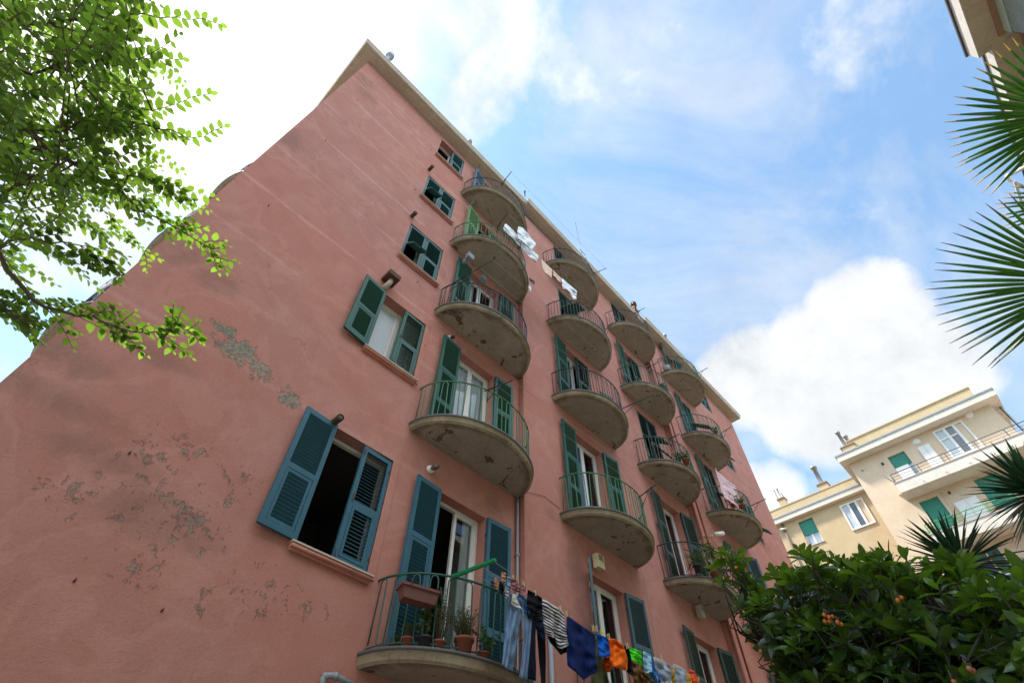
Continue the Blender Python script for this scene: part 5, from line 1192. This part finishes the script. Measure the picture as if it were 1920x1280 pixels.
# body of the crown: twigs hanging off short side branches through its depth
def edge_x(y):
    tb = [(-80, 250), (0, 235), (60, 250), (110, 285), (160, 255), (210, 285), (250, 310), (300, 335), (345, 325), (380, 250), (400, 215), (450, 118), (500, 50), (540, 30), (590, -10)]
    for (a, b), (c, d) in zip(tb, tb[1:]):
        if a <= y <= c: return b + (d - b) * (y - a) / (c - a)
    return -60
gaps = [(75, 215, 26), (290, 70, 34), (235, 118, 22), (20, 120, 18), (130, 60, 16), (30, 330, 20), (90, 380, 26), (200, 310, 16), (15, 520, 22), (250, 210, 14), (240, 360, 18), (170, 262, 14), (90, 25, 20), (40, 420, 22), (150, 420, 24), (215, 150, 12), (120, 330, 12), (100, 470, 22), (190, 400, 20)]
cnt = 0
allp = [p for pl in LP for p in pl[:-3]]
while cnt < 300:
    y = rnd.uniform(-80, 590); x = rnd.uniform(-140, 275)
    e = edge_x(y)
    if x > e - rnd.random() ** 2 * 40: continue
    if any((x - gx) ** 2 + (y - gy) ** 2 < gr * gr for gx, gy, gr in gaps): continue
    if x < 30 and y > 560: continue
    if y > 430 and rnd.random() < .45: continue
    d_ = rnd.uniform(3.5, 5.6); p = atd(x, y, d_)
    near = min((rnd.choice(allp) for _ in range(26)), key=lambda q: (q - p).length)
    if rnd.random() < .5: lb.tube([near, near.lerp(p, .5) + rv(.03) + Vector((0, 0, .02)), p], [.006, .004, .0028], 4, cap=False)
    a = rnd.uniform(-1.3, 1.3)
    spray(p, RIGHT * math.cos(a) + BACK * math.sin(a) + Vector((0, 0, rnd.uniform(-.25, .1))), rnd.uniform(.22, .46), rnd.uniform(.044, .060))
    cnt += 1
lb.build('branches', BARK, ET); lv.build('foliage', ELM, ET)

# ------------------------------------------------------------------ loquat at the lower right
rnd = random.Random(11)
LB_ = Vector((6.0, 1.6, 0))
LT = thing('loquat_tree', LB_, 'dark glossy loquat tree with clusters of orange fruit filling the lower right', 'tree')
m2 = MB(); trunk = [LB_, LB_ + Vector((-.05, 0, .7)), LB_ + Vector((-.1, -.05, 1.3)), LB_ + Vector((-.15, -.1, 1.7))]; m2.tube(trunk, [.15, .13, .12, .09], 12)
m2.build('trunk', BARK, LT)
lb = MB(); lv = MB(); lv.tone = []
def topline(x):
    tb = [(1330, 1075), (1345, 1012), (1390, 1020), (1420, 1062), (1470, 1056), (1500, 1014), (1530, 1014), (1570, 1034), (1620, 1024), (1680, 1014), (1720, 1039), (1780, 1034), (1850, 1084), (1900, 1064), (1960, 1044)]
    for (a, b), (c, d) in zip(tb, tb[1:]):
        if a <= x <= c: return b + (d - b) * (x - a) / (c - a)
    return 1080
def leftline(y): return 1352 + max(0, (y - 1130)) * .60
def rosette(p, ax, n_, L0, tone):
    ax = ax.normalized(); u = ax.orthogonal().normalized(); v = ax.cross(u); a0 = rnd.uniform(0, 6.28)
    for k in range(n_):
        a = a0 + k * 2.4; op = .30 + 1.15 * (k / n_); d = ax * math.cos(op) + (u * math.cos(a) + v * math.sin(a)) * math.sin(op)
        ln = L0 * rnd.uniform(.75, 1.1) * (.6 + .5 * k / n_)
        leaf(lv, p - ax * (.09 * k / n_), d + rv(.08), (ax + rv(.2)).normalized() if abs(d.normalized().dot(ax)) < .97 else u, ln, ln * rnd.uniform(.30, .37), .26, rnd.uniform(.10, .40), 5, min(1, max(0, tone + rnd.uniform(-.2, .2))), belly=.6)
def near_d(x): return 6.3 - (x - 1345) / 575 * 1.5
hubs = []
for k in range(34):
    x = 1370 + k * 17; y = rnd.uniform(1190, 1330); x = max(x, leftline(y) + 40); p = atd(x, y, near_d(x) + rnd.uniform(.3, 1.1)); hubs.append(p)
    st = trunk[-1]; lb.tube([st, st.lerp(p, .4) + Vector((0, 0, -.15)) + rv(.05), st.lerp(p, .75) + rv(.05), p], [.05, .035, .024, .014], 6, cap=False)
def shoot(p, ax):
    h = min(hubs, key=lambda q: (q - p).length); a = ax.normalized(); e = p - a * .22
    if (h - e).length < 1.0: lb.tube([h, h.lerp(e, .5) + rv(.05), e, p], [.011, .009, .007, .005], 5, cap=False)
    else: lb.tube([e + rv(.03) - a * .15, e, p], [.008, .007, .005], 5, cap=False)
for i in range(86):
    x = 1345 + i * 7.2 + rnd.uniform(-6, 6); y = topline(x) + rnd.uniform(12, 75); d_ = near_d(x) + rnd.uniform(-.3, .4)
    p = atd(x, y, d_); ax = Vector((rnd.gauss(0, .33), rnd.gauss(0, .33), 1)); rosette(p, ax, rnd.randint(8, 12), rnd.uniform(.17, .26), rnd.uniform(.45, 1.0)); shoot(p, ax)
made = 0
while made < 820:
    x = rnd.uniform(1345, 1975); y = rnd.uniform(1040, 1400)
    if y < topline(x) + 55 or x < leftline(y) + 22 + rnd.random() ** 2 * 26: continue
    layer = rnd.random(); d_ = near_d(x) - .45 + layer * 1.9 + (.25 if y < topline(x) + 110 else 0)
    if y > 1310 and layer > .4: continue
    if layer < .25 and y < 1130: continue
    p = atd(x, y, d_); ax = Vector((-.40 + rnd.gauss(0, .55), -.30 + rnd.gauss(0, .55), .60 + rnd.gauss(0, .35)))
    rosette(p, ax, rnd.randint(8, 10), rnd.uniform(.17, .25), rnd.uniform(0, .8)); shoot(p, ax)
    made += 1
lb.build('branches', mat('loquat_bark', (.045, .036, .028), .9, noise_amt=.3), LT); lv.build('foliage', LOQ, LT)
FRU = mat('loquat_fruit', (.55, .13, .015), .55, noise_amt=.2, noise_scale=20); FRU2 = mat('ripening_fruit', (.35, .12, .06), .7, noise_amt=.25)
for (x, y, n_, dd) in [(1555, 1152, 5, 3.3), (1578, 1166, 2, 3.25), (1690, 1118, 2, 3.0), (1822, 1250, 2, 2.75), (1795, 1272, 1, 2.75), (1433, 1218, 1, 3.9), (1384, 1060, 1, 4.2)]:
    m2 = MB(); c0 = atd(x, y, near_d(x) - .62)
    for k in range(n_):
        c = c0 + RX * (.030 * (k % 3) - .03 + rnd.uniform(-.006, .006)) - UP * (.038 * (k // 3) + rnd.uniform(0, .022)) + FW * rnd.uniform(-.02, .02); r = rnd.uniform(.012, .0165)
        m2.lathe(c, [(0, -r * 1.15), (r * .6, -r * .95), (r * .95, -r * .3), (r, r * .2), (r * .75, r * .8), (r * .25, r * 1.1), (0, r * 1.05)], 12, axis=(rnd.gauss(0, .3), rnd.gauss(0, .3), 1))
        m2.tube([c + Vector((0, 0, r)), c0 + Vector((0, .02, .05))], .003, 4, 1)
    m2.build('fruit', [FRU if y < 1210 else FRU2, BARK], LT)

# ------------------------------------------------------------------ fan palm at the right edge
rnd = random.Random(3)
PTOP = atd(2560, 480, 5.2); PBs = Vector((PTOP.x, PTOP.y, 0)); FP = thing('fan_palm', PBs, 'fan palm whose wide split fronds reach in from the right edge', 'palm tree')
m2 = MB()
m2.tube([PBs, PBs + Vector((.02, 0, 1)), PBs + Vector((-.02, .02, 2)), PTOP], [.15, .13, .12, .15], 14)
for k in range(160):
    a = rnd.uniform(0, 6.28); z = rnd.uniform(.3, PTOP.z - .05); c = PBs + Vector((math.cos(a) * .12, math.sin(a) * .12, z)); m2.obox(c, Vector((-math.sin(a), math.cos(a), 0)) * .03, Vector((math.cos(a), math.sin(a), .8)) * .03, Vector((0, 0, .05)))
m2.build('trunk', BARK, FP)
TIP = mat('dry_leaf_tip', (.55, .32, .04), .7, noise_amt=.3); TIPD = mat('brown_leaf_tip', (.16, .07, .05), .8)
def fan(cx, cy, dist, rpx, a0, a1, nb, tiltv, seed, tipm):
    """one palmate frond: folded ribs radiating from the end of its stalk"""
    r_ = random.Random(seed); c = atd(cx, cy, dist); nrm_ = ((CAM - c).normalized() + tiltv).normalized()
    ex = RX - nrm_ * RX.dot(nrm_); ex.normalize(); ey = nrm_.cross(ex).normalized()
    if ey.dot(UP) < 0: ey = -ey
    cs = ray(cx, cy).normalized().dot(FW); m3 = MB(); m3.tone = []; L0 = rpx / F * dist * cs * cs * 1.30
    for k in range(nb):
        a = math.radians(a0 + (a1 - a0) * k / (nb - 1) + r_.uniform(-1, 1)); d = ex * math.cos(a) + ey * math.sin(a); ln = L0 * (1 - .10 * abs(k / (nb - 1) - .5) * 2 + r_.uniform(-.03, .03))
        sd = d.cross(nrm_).normalized(); o_ = len(m3.v); seg = 9; sag_ = r_.uniform(.02, .07); tw = r_.uniform(-.25, .25)
        for i in range(seg + 1):
            t = i / seg; wmax = .0140; wv = wmax * (min(1, t / .45) ** .9) * (1 if t < .55 else max(.10, 1 - ((t - .55) / .47) ** 1.5))
            cc = c + d * (ln * t) - Vector((0, 0, sag_ * ln * t ** 3)) ; n2 = (nrm_ + sd * tw * t).normalized()
            f_ = .9
            m3.v += [cc - sd * wv - n2 * wv * f_, cc + n2 * wv * .4, cc + sd * wv - n2 * wv * f_]
        for i in range(seg):
            q = o_ + i * 3
            for f in ((q, q + 1, q + 4, q + 3), (q + 1, q + 2, q + 5, q + 4)):
                m3.f.append(list(f)); m3.m.append(1 if i == seg - 1 else 0); m3.sm.append(False); m3.tone.append(r_.uniform(.2, .8))
    back = PTOP + Vector((0, 0, -.03))
    fr = m3.build('frond', [PALM, tipm], FP)
    m4 = MB(); m4.tube([back, back.lerp(c, .5) + Vector((0, 0, .08)), c - (c - back).normalized() * .0], [.016, .011, .008], 8); m4.build('stalk', mat('stalk_%d' % seed, (.10, .18, .04), .5), fr)
fan(2012, 212, 4.9, 236, 112, 246, 27, Vector((.15, .0, .25)), 1, TIP)
fan(2045, 528, 5.0, 290, 120, 240, 26, Vector((-.05, .1, -.1)), 2, TIPD)
fan(2065, 372, 5.3, 228, 170, 200, 9, Vector((.1, .2, .5)), 3, TIP)
fan(2750, 250, 5.4, 500, 60, 300, 26, Vector((.3, 0, .2)), 4, TIP); fan(2900, 650, 5.4, 520, 60, 300, 26, Vector((.1, 0, .2)), 5, TIPD)

# ------------------------------------------------------------------ yuccas
def yucca(cx, cy, dist, rpx, n_, label, seed, up0=(0, 0, 1)):
    r_ = random.Random(seed); c = atd(cx, cy, dist); o = thing('yucca', (c.x, c.y, 0), label, 'yucca', 'yuccas between the loquat and the yellow building')
    m2 = MB(); m2.tube([(c.x, c.y, 0), (c.x + .03, c.y, c.z * .5), c], [.09, .08, .06], 12); m2.build('trunk', BARK, o)
    m3 = MB(); m3.tone = []; cs = ray(cx, cy).normalized().dot(FW); L0 = rpx / F * dist * cs * cs * 1.3
    ax = Vector(up0).normalized(); u = ax.orthogonal().normalized(); v = ax.cross(u)
    for k in range(n_):
        a = k * 2.39996; t = (k + .5) / n_; op = math.acos(1 - 1.55 * t); d = ax * math.cos(op) + (u * math.cos(a) + v * math.sin(a)) * math.sin(op)
        d = (d + Vector((r_.gauss(0, .06), r_.gauss(0, .06), r_.gauss(0, .06)))).normalized(); ln = L0 * r_.uniform(.8, 1.08)
        leaf(m3, c + d * .03, d, ax if abs(d.dot(ax)) < .95 else u, ln, .046, .5, .04 + .10 * t, 5, r_.random(), belly=.3)
    m3.build('foliage', YUC, o)
yucca(1950, 925, 7.4, 122, 150, 'large spiky yucca head at the right edge above the loquat', 1, (-.3, 0, 1))
yucca(1806, 1062, 8.2, 122, 120, 'spiky yucca standing in the middle in front of the green roller shutters', 2, (-.1, 0, 1))
yucca(1985, 1115, 7.2, 90, 90, 'lower yucca cut by the right edge beside the loquat', 3, (-.4, 0, .8))
